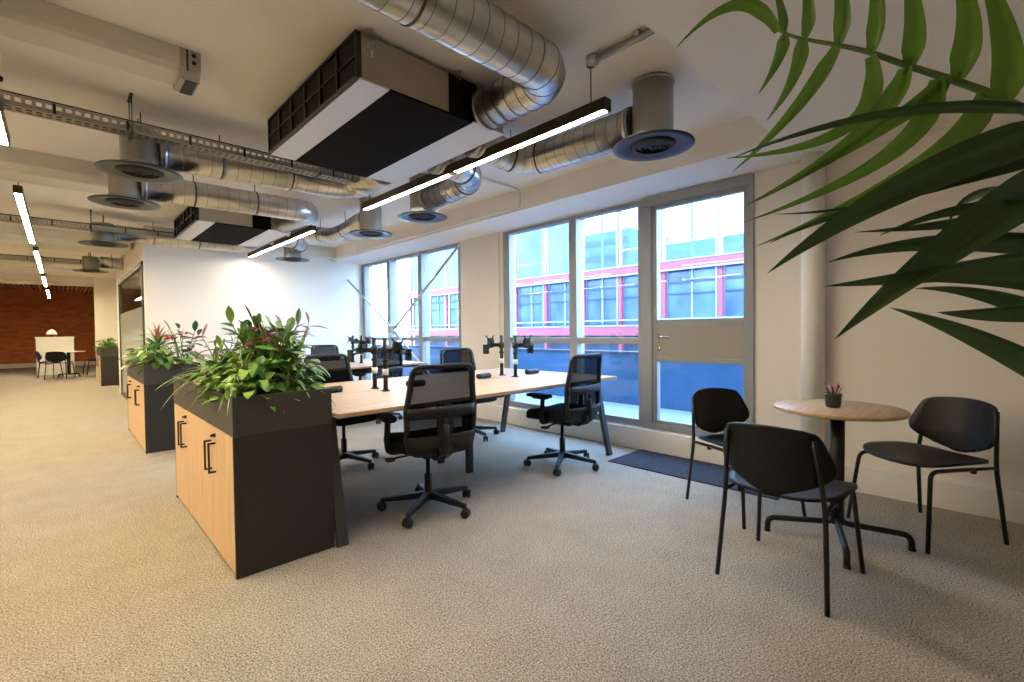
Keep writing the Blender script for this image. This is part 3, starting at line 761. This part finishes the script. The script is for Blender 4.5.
# ---------------------------------------------------------------- planter cabinets
def cabinet(loc, label, blabel):
    t = thing('storage_cabinet', label, 'cabinet', loc, 0, 'planter topped storage cabinets')
    W_, D_, H_ = .475, 1.58, .68
    c = MB(); c.box((.02, 0, .0), (W_, .018, H_)); c.box((.02, D_-.018, 0), (W_, D_, H_)); c.box((.02, .018, H_-.02), (W_, D_-.018, H_)); c.box((.02, .018, .03), (W_, D_-.018, .05))
    c.box((W_-.012, .018, .05), (W_, D_-.018, H_-.02)); c.box((.02, D_/2-.012, .05), (W_-.012, D_/2+.012, H_-.02)); c.box((.03, .018, 0), (.05, D_-.018, .03)); c.box((.0, 0, .0), (.02, .012, H_)); c.box((0, D_-.012, 0), (.02, D_, H_))
    c.build('carcass', M['char'], t, bevel=.002)
    dw = (D_-.024)/4
    for k in range(4):
        y0 = .012 + dw*k; dd = MB().box((.0, y0+.0015, .022), (.019, y0+dw-.0015, H_-.004)).build('door', M['oakd'], t, bevel=.0015)
        hy = y0+dw-.045 if k % 2 == 0 else y0+.045
        h = MB(); h.box((-.036, hy-.0065, .44), (-.027, hy+.0065, .60))
        for z in (.44, .591): h.box((-.027, hy-.0065, z), (.0, hy+.0065, z+.009))
        h.build('handle', M['blackm'], dd, bevel=.002)['label'] = 'black bar handle'
        if k % 2 == 0:
            MB().lathe([(0, 0), (.011, 0), (.011, .008), (0, .008)], 14, (0, hy, .637), mtx=Matrix.Rotation(-PI/2, 4, 'Y')).box((-.022, hy-.002, .63), (-.006, hy+.002, .644)).build('lock', M['blackm'], dd)
    b = thing('planter_box', blabel, 'planter', (loc[0], loc[1], loc[2]+H_), 0, 'charcoal planter boxes on the cabinets')
    q = MB(); hz = .19
    q.box((0, 0, 0), (.015, D_, hz)); q.box((W_-.015, 0, 0), (W_, D_, hz)); q.box((.015, 0, 0), (W_-.015, .015, hz)); q.box((.015, D_-.015, 0), (W_-.015, D_, hz)); q.box((.015, .015, 0), (W_-.015, D_-.015, .01))
    q.build('box', M['charp'], b, bevel=.002)
    s = MB(); rows = []
    for i in range(16):
        rows.append([(.016 + (W_-.032)*j/8, .016 + (D_-.032)*i/15, hz-.028 + rng.uniform(-.008, .012)) for j in range(9)])
    s.surf(rows); so = s.build('gravel', M['soil'], b, fix=False); so['kind'] = 'stuff'
    return t, b
cabinet((.575, 2.49, 0), 'charcoal cabinet with four oak doors, the nearest of the planter cabinets', 'charcoal planter box on the nearest cabinet, full of mixed greenery')
cabinet((.58, 5.78, 0), 'charcoal cabinet with oak doors, second from the front', 'charcoal planter box on the second cabinet, with red flowers')
cabinet((.66, 14.25, 0), 'charcoal cabinet far back by the pale wall end', 'charcoal planter box on the far cabinet, with spiky plants')

# ---------------------------------------------------------------- plants
def blade(mb, base, d, L, W_, droop=.4, fold=.25, n=7, mi=0, shape='oval', stripe=None, twist=0):
    """one leaf: arched strip with a folded midrib"""
    base = Vector(base); d = Vector(d).normalized()
    side = d.cross(Vector((0, 0, 1)))
    if side.length < .05: side = Vector((math.cos(twist), math.sin(twist), 0))
    side.normalize()
    side = (Matrix.Rotation(twist, 3, d) @ side)
    rows = []
    for i in range(n+1):
        t = i/n
        p = base + d*L*t + Vector((0, 0, -1))*droop*L*t*t
        tg = (d + Vector((0, 0, -2*droop*t))).normalized(); nm = side.cross(tg).normalized()
        if shape == 'oval': w_ = W_*(math.sin(PI*min(1, t*.98+.02))**.75)*(1-.25*t)
        elif shape == 'heart': w_ = W_*((max(0, math.sin(PI*min(1, .10+.90*t**.72))))**.62 if t < 1 else 0)
        else: w_ = W_*(min(1, .35+4*t))*(1-t)**.55 if t < 1 else 0
        w_ = max(w_, .0006)/2
        if stripe is None: rows.append([p - side*w_ + nm*fold*w_, p, p + side*w_ + nm*fold*w_])
        else: rows.append([p - side*w_ + nm*fold*w_, p - side*w_*.45 + nm*fold*w_*.35, p, p + side*w_*.45 + nm*fold*w_*.35, p + side*w_ + nm*fold*w_])
    if stripe is None: mb.surf(rows, mi)
    else:
        for a, b, m_ in ((0, 1, mi), (1, 3, stripe), (3, 4, mi)): mb.surf([r[a:b+1] for r in rows], m_)
PG = 'plants in the planter boxes'
def plant(name, label, loc, kind, s=1.0, seed=1, cat='plant', lean=(0, 0)):
    r = random.Random(seed); t = thing(name, label, cat, loc, r.uniform(0, 6.28), PG)
    mb = MB(); st = MB(); LN = Vector((lean[0], lean[1], 0))
    def dirn(el, az): return Vector((math.cos(az)*math.cos(el), math.sin(az)*math.cos(el), math.sin(el)))
    rotm = Matrix.Rotation(-t.rotation_euler.z, 3, 'Z'); LN = rotm @ LN
    if kind == 'pothos':
        ms = [M['leaf'], M['leafl'], M['leafd']]
        for k in range(110):
            az = r.uniform(0, 6.28); el = r.uniform(.15, 1.4); L = s*r.uniform(.04, .23)
            d = (dirn(el, az) + LN*.8).normalized(); p = d*L; p.z = p.z*.9 - (.06*s if el < .4 else 0)*r.random()
            st.tube([(0, 0, -.02), (p*.5)+Vector((0, 0, .02)), p], .0022, 5)
            dd = Vector((d.x*1.2, d.y*1.2, r.uniform(-.35, .5)))
            blade(mb, p, dd, s*r.uniform(.055, .10), s*r.uniform(.036, .062), r.uniform(.15, .6), .2, 7, r.choice([0, 0, 1, 1, 2]), 'heart', twist=r.uniform(-.5, .5))
    elif kind == 'spider':
        ms = [M['leafl'], M['leafy'], M['leaf']]
        for k in range(60):
            az = r.uniform(0, 6.28); el = r.uniform(.3, 1.45)
            blade(mb, (r.uniform(-.015, .015), r.uniform(-.015, .015), -.01), dirn(el, az) + LN*.5, s*r.uniform(.18, .36), s*r.uniform(.014, .024), r.uniform(.35, .95), .5, 10, r.choice([0, 2]), 'strap', stripe=1)
        st.lathe([(0, -.03), (.02, -.03), (.016, .02), (0, .03)], 10)
    elif kind in ('croton', 'pinkcroton', 'rubber', 'fig'):
        ms = {'croton': [M['leafp'], M['leafd'], M['leaf']], 'pinkcroton': [M['leafk'], M['leafp'], M['leaf']], 'rubber': [M['leafd'], M['leafp'], M['leafd']], 'fig': [M['leaf'], M['leafd'], M['leafl']]}[kind]
        ns = {'croton': 13, 'pinkcroton': 7, 'rubber': 4, 'fig': 11}[kind]
        for k in range(ns):
            az = r.uniform(0, 6.28); H_ = s*r.uniform(.18, .40) if kind != 'rubber' else s*r.uniform(.25, .4)
            top = Vector((math.cos(az)*H_*.42, math.sin(az)*H_*.42, H_)) + LN*H_
            st.tube([(0, 0, -.02), top*.5 + Vector((0, 0, .02)), top], [.005, .004, .0025], 6)
            nl = {'croton': 12, 'pinkcroton': 10, 'rubber': 6, 'fig': 12}[kind]
            for i in range(nl):
                f = .35 + .65*i/(nl-1); p = top*f; a2 = az + i*2.4
                el = r.uniform(-.1, .6) if i < nl-1 else 1.2
                W_ = {'croton': .034, 'pinkcroton': .03, 'rubber': .06, 'fig': .055}[kind]
                blade(mb, p, dirn(el, a2), s*r.uniform(.09, .15), s*W_*r.uniform(.8, 1.15), r.uniform(.1, .5), .3, 6, r.choice([0, 0, 1, 2]) if kind != 'fig' else r.choice([0, 0, 1, 2]), 'oval', twist=r.uniform(-.4, .4))
    elif kind == 'anthurium':
        ms = [M['leaf'], M['leafd'], M['leafr']]; fl = MB()
        for k in range(16):
            az = r.uniform(0, 6.28); el = r.uniform(.3, 1.2); d = dirn(el, az); p = d*s*r.uniform(.1, .22)
            st.tube([(0, 0, -.02), p*.5 + Vector((0, 0, .03)), p], .003, 5)
            blade(mb, p, (d.x, d.y, .1), s*r.uniform(.12, .18), s*.08, .4, .2, 7, r.choice([0, 1]), 'heart')
        for k in range(5):
            az = r.uniform(0, 6.28); p = Vector((math.cos(az)*.07, math.sin(az)*.07, r.uniform(.22, .30)))*s
            st.tube([(0, 0, -.02), p*.5, p], .003, 5)
            blade(fl, p, (math.cos(az), math.sin(az), .2), s*.10, s*.085, .3, .25, 7, 0, 'heart')
            fl.tube([p, p + Vector((math.cos(az)*.02, math.sin(az)*.02, .055))*s], .005, 6, 1)
        fl.build('flower', [M['leafr'], M['leafy']], t, fix=False)['label'] = 'waxy red flowers'
    elif kind == 'bromeliad':
        ms = [M['leaf'], M['leafk'], M['leafl']]
        for k in range(44):
            az = k*2.4; el = .25 + 1.2*k/44; m_ = 0 if k < 22 else (2 if k < 30 else 1)
            blade(mb, (0, 0, .01 + .003*k), dirn(el, az), s*r.uniform(.16, .24), s*.028, .25, .5, 7, m_, 'strap')
        st.lathe([(0, -.03), (.025, -.03), (.02, .1), (0, .12)], 10)
    elif kind == 'aloe':
        ms = [M['leafd'], M['leaf'], M['leafl']]
        for k in range(42):
            az = k*2.4 + r.uniform(-.2, .2); el = r.uniform(.35, 1.45)
            blade(mb, (0, 0, -.01), dirn(el, az), s*r.uniform(.28, .50), s*.036, .16, .6, 7, r.choice([0, 1, 1]), 'strap')
        st.lathe([(0, -.03), (.03, -.03), (.025, .05), (0, .06)], 10)
    elif kind == 'trailing':
        ms = [M['leafd'], M['leaf'], M['leafl']]
        for k in range(7):
            az = math.atan2(LN.y, LN.x) + r.uniform(-1.1, 1.1); o = Vector((math.cos(az), math.sin(az), 0)); ln = s*r.uniform(.12, .30)
            pts = [Vector((0, 0, 0)), o*.07*s + Vector((0, 0, .06*s)), o*.14*s + Vector((0, 0, .02*s)), o*.17*s + Vector((0, 0, -ln*.5)), o*.18*s + Vector((r.uniform(-.02, .02), r.uniform(-.02, .02), -ln))]
            st.tube(pts, .002, 5)
            for i in range(11):
                f = .12 + .88*i/10; seg = min(3, int(f*4)); p = pts[seg].lerp(pts[seg+1], f*4-seg)
                blade(mb, p, o + Vector((r.uniform(-.8, .8), r.uniform(-.8, .8), r.uniform(-.3, .4))), s*r.uniform(.045, .08), s*r.uniform(.03, .05), .5, .2, 6, r.choice([0, 1, 1, 2]), 'heart', twist=r.uniform(-.6, .6))
    mb.build('foliage', ms, t, fix=False)
    st.build('stem', M['stem'], t)
    return t
ZP = .842
plant('pothos', 'broad leaved pale green pothos overhanging the near corner of the front planter', (.73, 2.68, ZP), 'pothos', 1.05, 3, lean=(-.25, -.3))
plant('pothos', 'broad leaved pothos behind the near corner, left side of the front planter', (.70, 2.95, ZP), 'pothos', 1.0, 4, lean=(-.35, 0))
plant('spider_plant', 'striped spider plant arching over the left edge of the front planter', (.70, 2.78, ZP+.10), 'spider', 1.05, 5, lean=(-.2, -.3))
plant('spider_plant', 'striped spider plant at the right front of the front planter', (.90, 2.66, ZP+.05), 'spider', .8, 6, lean=(0, -.5))
plant('trailing_vine', 'trailing green vine hanging over the right front edge of the front planter', (.93, 2.68, ZP+.02), 'trailing', .75, 7, lean=(.15, -.9))
plant('fig_plant', 'tall upright leafy fig in the middle of the front planter', (.86, 2.98, ZP), 'fig', .98, 8)
plant('croton', 'dark red leaved croton at the back right of the front planter', (.93, 2.86, ZP), 'croton', 1.0, 9, lean=(.05, 0))
plant('fig_plant', 'dark green bushy fig behind the spider plant of the front planter', (.80, 3.25, ZP), 'fig', .82, 10)
plant('spider_plant', 'striped spider plant farther along the left edge of the front planter', (.68, 3.30, ZP+.08), 'spider', 1.0, 11, lean=(-.25, 0))
plant('croton', 'pink and red leaved croton at the rear of the front planter', (.82, 3.75, ZP), 'pinkcroton', .85, 12)
plant('pothos', 'pothos filling the back right of the front planter', (.98, 3.15, ZP), 'pothos', 1.0, 13)
plant('pothos', 'low pothos at the far end of the front planter', (.92, 3.85, ZP), 'pothos', .9, 14)
plant('croton', 'dark red croton in the centre right of the front planter', (.92, 3.02, ZP+.04), 'croton', 1.0, 31)
plant('fig_plant', 'leafy fig at the front centre of the front planter, behind the corner pothos', (.86, 2.76, ZP), 'fig', .85, 32)
plant('pothos', 'light green pothos filling the right front of the front planter', (.90, 2.74, ZP+.03), 'pothos', .95, 33, lean=(0, -.2))
plant('pothos', 'lime pothos spilling over the near edge of the second planter', (.72, 5.96, ZP), 'pothos', 1.2, 15, lean=(-.3, -.3))
plant('anthurium', 'red flowering anthurium in the second planter', (.92, 6.0, ZP), 'anthurium', 1.15, 16)
plant('bromeliad', 'pinkish bromeliad rosette standing high in the second planter', (.76, 6.3, ZP+.14), 'bromeliad', 1.1, 17)
plant('rubber_plant', 'dark leaved rubber plant rising at the right of the second planter', (.99, 6.25, ZP), 'rubber', 1.2, 18)
plant('spider_plant', 'striped spider plant at the left of the second planter', (.70, 6.6, ZP+.04), 'spider', .95, 19)
plant('pothos', 'pothos at the far end of the second planter', (.85, 6.95, ZP), 'pothos', 1.1, 20)
plant('aloe', 'spiky aloe in the far planter, nearest end', (.84, 14.5, ZP), 'aloe', .7, 21)
plant('aloe', 'spiky aloe in the far planter, behind the first one', (.84, 15.05, ZP), 'aloe', .68, 22)
plant('pothos', 'bushy green plant low in the far planter', (.84, 14.75, ZP), 'pothos', 1.3, 23)

# ---------------------------------------------------------------- bistro table and side chairs
t = thing('round_table', 'small round oak topped table with a black pedestal by the right wall', 'table', (3.045, .585, 0))
MB().lathe([(0, .708), (.297, .708), (.304, .712), (.307, .725), (.302, .731), (0, .731)], 64).build('tabletop', M['oaktab'], t, bevel=0)
MB().lathe([(0, .09), (.034, .09), (.034, .708), (0, .708)], 24).lathe([(.034, .700), (.15, .704), (.15, .708), (0, .708)], 24).build('pedestal', M['blackm'], t)
for k, (fx, fy) in enumerate(((-.14, .31), (-.335, -.105), (.115, -.305), (.31, .105))):
    dv = Vector((fx, fy, 0)); L = dv.length; dv.normalize()
    MB().tube(fillet([dv*.01 + Vector((0, 0, .14)), dv*.03 + Vector((0, 0, .095)), dv*(L-.005) + Vector((0, 0, .078)), dv*L + Vector((0, 0, .0))], .045), .0155, 12).lathe([(.0, 0), (.018, 0), (.017, .012), (0, .012)], 12, dv*L).build('foot', M['blackm'], t)

def side_chair(loc, rz, label):
    """faces +x"""
    t = thing('side_chair', label, 'chair', loc, rz, 'black stacking chairs round the small table')
    for s in (-1, 1):
        # front leg bends into the seat rail; rear leg runs up behind the backrest
        MB().tube(fillet([(.265, s*.235, 0), (.215, s*.205, .410), (-.05, s*.205, .408)], .045), .0105, 10).build('leg', M['blackm'], t)
        MB().tube(fillet([(-.245, s*.225, 0), (-.20, s*.205, .40), (-.215, s*.195, .52), (-.245, s*.175, .70)], .10), .0105, 10).build('leg', M['blackm'], t)
        MB().tube([(-.202, s*.205, .405), (-.03, s*.205, .408)], .009, 8).box((-.065, s*.205-.008, .385), (-.045, s*.205+.008, .415)).build('seat_rail', M['blackm'], t)
    # seat shell
    rows = []
    for k in (.02, .35, .7, .9, 1.0):
        r = []
        for j in range(40):
            a = 2*PI*j/40; ca, sa = math.cos(a), math.sin(a)
            x = .225*math.copysign(abs(ca)**.62, ca); y = .245*math.copysign(abs(sa)**.62, sa)*(1 - .12*(-x/.225)*.5)
            x *= k; y *= k
            z = .431 + .020*(y/.245)**2 - .014*max(0, x/.225)**3 - .010*(1-(x/.225)**2)*(1-(y/.245)**2)
            r.append((x+.01, y, z))
        rows.append(r)
    s = MB().surf(rows, closed=True); s.f.append(list(range(40))); s.m.append(0); s.sm.append(True)
    s.build('seat', M['plyblack'], t, solid=.011)
    # backrest shell: widest below the middle, wrapping forward
    rows = []
    for i in range(25):
        v = i/24; z = .475 + .262*v
        K = [(0, .09), (.05, .148), (.13, .190), (.24, .220), (.36, .231), (.48, .228), (.80, .203), (.90, .193), (.96, .178), (1.0, .145)]
        for (v0, w0), (v1, w1) in zip(K, K[1:]):
            if v <= v1 + 1e-6: prof = w0 + (w1-w0)*(v-v0)/(v1-v0); break
        r = []
        for j in range(17):
            u = -1 + j/8; y = u*prof
            dz = -.035*(1-u*u)*max(0, (.25-v)/.25)*1 + .012*(1-u*u)*max(0, (v-.8)/.2)
            r.append((-.232 - .055*v + .105*(abs(y)/.245)**2.0, y, z + dz))
        rows.append(r)
    MB().surf(rows).build('backrest', M['plyblack'], t, solid=.012)
    return t
SCF = side_chair((2.455, .665, 0), R(-3), 'black chair in front of the round table, back to us')
dup(SCF, loc=(3.52, .26, 0), rz=R(145), label='black chair right of the round table, facing it from the wall side')
dup(SCF, loc=(3.16, 1.13, 0), rz=R(244), label='black chair left of the round table, by the glazed door')

# pencil pot
pt = thing('pencil_pot', 'small dark green ribbed pot on the round table', 'pot', (3.02, .60, .731))
pr = [(0, 0), (.030, 0), (.034, .006)]
for k in range(5): pr += [(.035+.001*k, .012+.012*k), (.0375+.001*k, .018+.012*k)]
pr += [(.042, .075), (.039, .077), (.035, .070), (.031, .008), (0, .008)]
MB().lathe(pr, 28).build('body', M['potg'], pt)
pc = [('orange', (214, 110, 50)), ('white', (225, 220, 210)), ('pink', (216, 150, 140)), ('purple', (70, 40, 90)), ('black', (30, 28, 30)), ('red', (170, 60, 50)), ('tan', (200, 160, 110)), ('navy', (50, 50, 90))]
for k, (cn, rgb) in enumerate(pc):
    a = k*.8; m_ = mat('pencil_'+cn, rgb, .5)
    b0 = Vector((math.cos(a+2.6)*.016, math.sin(a+2.6)*.016, .012)); b1 = Vector((math.cos(a)*.036, math.sin(a)*.036, .105 + .012*(k % 3)))
    o = MB().tube([b0, b1], .0042, 6, 0).tube([b1, b1 + (b1-b0).normalized()*.012], [.004, .0008], 6, 1).build('pencil', [m_, M['oaktab']])
    o.location = (3.02, .60, .731); tag(o, cn + ' pencil standing in the small green pot', 'pencil', 'pencils in the pot')

# ---------------------------------------------------------------- far end of the room
rd = thing('reception_desk', 'white reception counter in front of the brick wall', 'counter', (-.10, 19.6, 0))
q = MB(); q.box((-.41, 0, 0), (.41, .05, 1.10)); q.box((-.41, .05, 0), (-.36, .6, 1.10)); q.box((.36, .05, 0), (.41, .6, 1.10)); q.build('front_panel', M['white'], rd, bevel=.006)
MB().box((-.43, -.02, 1.10), (.43, .62, 1.14)).build('countertop', M['white'], rd, bevel=.005)
MB().box((-.36, .1, .72), (.36, .6, .75)).build('work_shelf', M['white'], rd, bevel=.004)
lp = thing('table_lamp', 'small white domed lamp on the reception counter', 'lamp', (-.17, 19.8, 1.14)); lp.scale = (.7, .7, .8)
MB().lathe([(0, 0), (.10, 0), (.09, .02), (.02, .03), (.018, .12), (0, .12)], 20).build('base', M['blackm'], lp)
MB().lathe([(.17, .08), (.165, .14), (.12, .22), (.04, .27), (0, .275)], 24).build('shade', M['white'], lp, solid=.004)
ft = thing('round_table', 'small round table with a dark pedestal far back before the counter', 'table', (.17, 18.35, 0))
MB().lathe([(0, .70), (.36, .70), (.36, .725), (0, .725)], 32).build('tabletop', M['white'], ft)
MB().lathe([(0, .06), (.04, .06), (.04, .70), (0, .70)], 14).build('pedestal', M['blackm'], ft)
for k in range(4):
    a = PI/4 + k*PI/2; MB().tube(fillet([(0, 0, .09), (math.cos(a)*.3, math.sin(a)*.3, .07), (math.cos(a)*.31, math.sin(a)*.31, 0)], .04), .016, 8).build('foot', M['blackm'], ft)
n1 = dup(SCF, loc=(-.22, 18.6, 0), rz=R(0), label='navy backed chair far away left of the far table', group='chairs at the far table')
for ch in kids(n1):
    if ch.name.split('.')[0] in ('backrest', 'seat'):
        ch.data = ch.data.copy(); ch.data.materials.clear(); ch.data.materials.append(M['navy'])
dup(SCF, loc=(-.02, 17.75, 0), rz=R(70), label='black chair far away in front of the white counter', group='chairs at the far table')
dup(SCF, loc=(.78, 18.9, 0), rz=R(190), label='black chair far away right of the far table, against the brick', group='chairs at the far table')
sc = thing('slatted_ceiling', 'timber slat canopy above the brick wall', 'canopy', (-1.9, 21.0, 2.86))
for k in range(24): MB().box((k*.12-.02, 0, 0), (k*.12+.02, 3.9, .10)).build('slat', M['slat'], sc)
for y in (.3, 2.0, 3.6): MB().box((-.02, y-.03, .10), (2.8, y+.03, .14)).build('batten', M['slat'], sc)
for k in (1, 12, 22): MB().tube([(k*.12, .3, .13), (k*.12, .3, .29)], .006, 6).tube([(k*.12, 3.6, .13), (k*.12, 3.6, .29)], .006, 6).build('hanger', M['rod'], sc)
# palm fronds (metres)
RA=[ (1.102,-0.085,1.458),(1.084,-0.038,1.498),(1.081,0.022,1.557),(1.053,0.107,1.618),(1.035,0.168,1.663),(1.017,0.257,1.716),(1.013,0.290,1.743) ]
RB=[ (1.086,-0.194,1.040),(1.023,-0.128,1.201),(0.973,-0.076,1.315),(0.957,-0.044,1.406) ]
LA=[((1.080,-0.013,1.528),(1.033,-0.014,1.598),(0.939,0.026,1.716),0.046),
((1.075,0.042,1.575),(1.052,0.026,1.655),(0.969,0.054,1.749),0.044),
((1.059,0.101,1.618),(1.027,0.093,1.684),(0.970,0.109,1.783),0.036),
((1.038,0.151,1.651),(1.024,0.138,1.730),(0.980,0.157,1.817),0.032),
((1.032,0.200,1.686),(1.014,0.191,1.752),(0.960,0.204,1.826),0.030),
((1.021,0.253,1.716),(1.017,0.244,1.771),(0.982,0.253,1.840),0.026),
((1.021,0.282,1.739),(1.019,0.285,1.783),(0.977,0.300,1.845),0.022),
((1.013,0.290,1.743),(0.987,0.358,1.816),(0.935,0.463,1.754),0.030),
((1.018,0.284,1.733),(1.006,0.295,1.683),(0.957,0.311,1.611),0.026),
((1.019,0.254,1.712),(1.004,0.267,1.641),(0.945,0.293,1.551),0.030),
((1.031,0.200,1.678),(1.002,0.253,1.585),(0.920,0.343,1.465),0.032),
((1.038,0.151,1.646),(1.029,0.184,1.533),(0.902,0.347,1.487),0.034),
((1.056,0.104,1.613),(1.022,0.162,1.507),(0.899,0.319,1.390),0.040),
((1.061,0.063,1.582),(1.031,0.124,1.472),(0.901,0.317,1.363),0.042),
((1.085,0.011,1.548),(1.048,0.093,1.443),(0.905,0.297,1.317),0.048),
((1.060,0.057,1.576),(1.038,0.119,1.524),(0.932,0.274,1.414),0.034)]
LB=[((0.931,-0.059,1.443),(0.805,0.092,1.455),(0.711,0.265,1.418),0.017),
((0.977,-0.062,1.439),(0.859,0.092,1.363),(0.788,0.242,1.254),0.058),
((0.975,-0.075,1.382),(0.881,0.041,1.280),(0.836,0.164,1.152),0.066),
((0.995,-0.082,1.351),(0.973,0.008,1.331),(0.910,0.153,1.320),0.034),
((0.982,-0.086,1.271),(0.898,0.052,1.291),(0.855,0.177,1.270),0.034),
((0.971,-0.089,1.273),(0.875,0.045,1.249),(0.826,0.176,1.231),0.040),
((0.985,-0.091,1.215),(0.943,0.007,1.241),(0.887,0.145,1.237),0.034),
((0.974,-0.094,1.201),(0.942,-0.008,1.191),(0.934,0.056,1.190),0.036),
((0.987,-0.096,1.075),(0.940,0.007,1.154),(0.909,0.108,1.198),0.044),
((1.004,-0.097,1.155),(0.986,-0.008,1.214),(0.963,0.084,1.229),0.036),
((1.034,-0.075,1.431),(0.937,0.100,1.371),(0.886,0.261,1.365),0.014),
((1.043,-0.085,1.416),(0.927,0.124,1.368),(0.879,0.267,1.315),0.020),
((0.966,-0.084,1.280),(0.917,-0.006,1.332),(0.863,0.115,1.303),0.030),
((1.021,-0.066,1.346),(1.060,0.009,1.384),(1.099,0.054,1.344),0.022)]
# ---------------------------------------------------------------- palm in the foreground
pm = thing('palm_plant', 'large green palm in the right foreground, fronds reaching over the view', 'plant', (1.16, -.52, 0))
PO = Vector((1.16, -.52, 0))
MB().lathe([(0, 0), (.16, 0), (.20, .36), (.21, .38), (.19, .38), (.17, .33), (0, .33)], 32).build('pot', M['pot'], pm)
MB().lathe([(.175, .325), (0, .34)], 24).build('soil', M['black'], pm)
def pleaf(mb, a, b, c, w_, mi, face):
    a, b, c = Vector(a)-PO, Vector(b)-PO, Vector(c)-PO
    b = b*2 - (a+c)*.5                     # make the curve pass through b
    rows = []; n = 16
    for i in range(n+1):
        t = i/n; p = a*(1-t)**2 + b*2*t*(1-t) + c*t*t
        tg = ((b-a)*(1-t) + (c-b)*t).normalized(); sd = tg.cross(face).normalized(); nm = sd.cross(tg)
        hw = w_*.43*min(1, .55 + 2.2*t)*(1-max(0, (t-.22)/.78)**1.5) + .0004
        rows.append([p - sd*hw + nm*hw*.95, p - sd*hw*.5 + nm*hw*.5, p, p + sd*hw*.5 + nm*hw*.5, p + sd*hw + nm*hw*.95])
    mb.surf(rows, mi)
FACE = Vector((-.80, .02, -.42)).normalized()
def frond(R_, L_, mi, crown):
    fr = MB(); R_ = [Vector(p)-PO for p in R_]
    path = [Vector(crown)-PO, (Vector(crown)-PO)*.4 + R_[0]*.6 + Vector((.02, -.05, .02))] + R_
    fr = MB(); k = len(path)
    fine = []
    for i in range(k-1):
        p0, p1, p2, p3 = path[max(0, i-1)], path[i], path[i+1], path[min(k-1, i+2)]
        for j in range(6):
            t = j/6; fine.append(.5*((2*p1) + (p2-p0)*t + (2*p0-5*p1+4*p2-p3)*t*t + (3*p1-p0-3*p2+p3)*t**3))
    fine.append(path[-1]); m_ = len(fine)
    fr.tube(fine, [.010*(1-.78*i/(m_-1)) for i in range(m_)], 8)
    for a, b, c, w_ in L_:          # short stalks join the leaflets to the rachis
        a_ = Vector(a)-PO; q = min(fine, key=lambda p: (p-a_).length)
        if (q-a_).length > .006: fr.tube([q, q.lerp(a_, .5) + Vector((0, 0, -.004)), a_ + (Vector(b)-Vector(a)).normalized()*.012], [.004, .0034, .0028], 6)
    f = fr.build('frond', M['palmstem'], pm)
    lf = MB(); rr = random.Random(5)
    for a, b, c, w_ in L_:
        pleaf(lf, a, b, c, w_, mi, (FACE + Vector((rr.uniform(-.25, .25), rr.uniform(-.35, .35), rr.uniform(-.25, .25)))).normalized())
    lf.build('leaflets', [M['palm'], M['palmd']], f, fix=False)
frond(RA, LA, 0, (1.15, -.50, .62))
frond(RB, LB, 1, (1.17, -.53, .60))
sh = MB()
for k in range(5):
    a = k*1.3; sh.tube([(math.cos(a)*.04, math.sin(a)*.04, .33), (math.cos(a)*.03, math.sin(a)*.03, .48), (math.cos(a)*.012, .01+math.sin(a)*.012, .66)], [.022, .016, .008], 8)
sh.build('cane', M['palmstem'], pm)

# ---------------------------------------------------------------- light, camera
wd = bpy.data.worlds.new('World'); SC.world = wd; wd.use_nodes = True
nt = wd.node_tree; bg = nt.nodes['Background']
tc = nt.nodes.new('ShaderNodeTexCoord'); sp = nt.nodes.new('ShaderNodeSeparateXYZ'); rp = nt.nodes.new('ShaderNodeValToRGB')
nt.links.new(tc.outputs['Generated'], sp.inputs[0]); nt.links.new(sp.outputs['Z'], rp.inputs['Fac']); nt.links.new(rp.outputs['Color'], bg.inputs['Color'])
rp.color_ramp.elements[0].position = 0.0; rp.color_ramp.elements[0].color = (.52, .76, 1.0, 1)
rp.color_ramp.elements[1].position = 0.6; rp.color_ramp.elements[1].color = (.36, .60, 1.0, 1)
bg.inputs['Strength'].default_value = 12.5

cam = bpy.data.cameras.new('Camera'); co = bpy.data.objects.new('Camera', cam); C.objects.link(co)
cam.sensor_width = 36; cam.lens = 36*465.8/1024; cam.clip_start = .03; cam.clip_end = 300
yaw, pit, rol = R(44.15), R(-1.289), R(-.6645)
f0 = Vector((math.sin(yaw), math.cos(yaw), 0)); r0 = Vector((math.cos(yaw), -math.sin(yaw), 0)); u0 = Vector((0, 0, 1))
fw = f0*math.cos(pit) + u0*math.sin(pit); u = -f0*math.sin(pit) + u0*math.cos(pit)
rt = r0*math.cos(rol) + u*math.sin(rol); up = -r0*math.sin(rol) + u*math.cos(rol)
co.matrix_world = Matrix(((rt.x, up.x, -fw.x, 0), (rt.y, up.y, -fw.y, 0), (rt.z, up.z, -fw.z, 1.17), (0, 0, 0, 1)))
SC.camera = co
SC.view_settings.view_transform = 'Standard'; SC.view_settings.look = 'None'; SC.view_settings.exposure = 0.36; SC.view_settings.gamma = 1.0
SC.view_settings.use_curve_mapping = False
SC.cycles.max_bounces = 10; SC.cycles.diffuse_bounces = 6; SC.cycles.transparent_max_bounces = 16
SC.cycles.use_denoising = True
SC.cycles.sample_clamp_indirect = 8
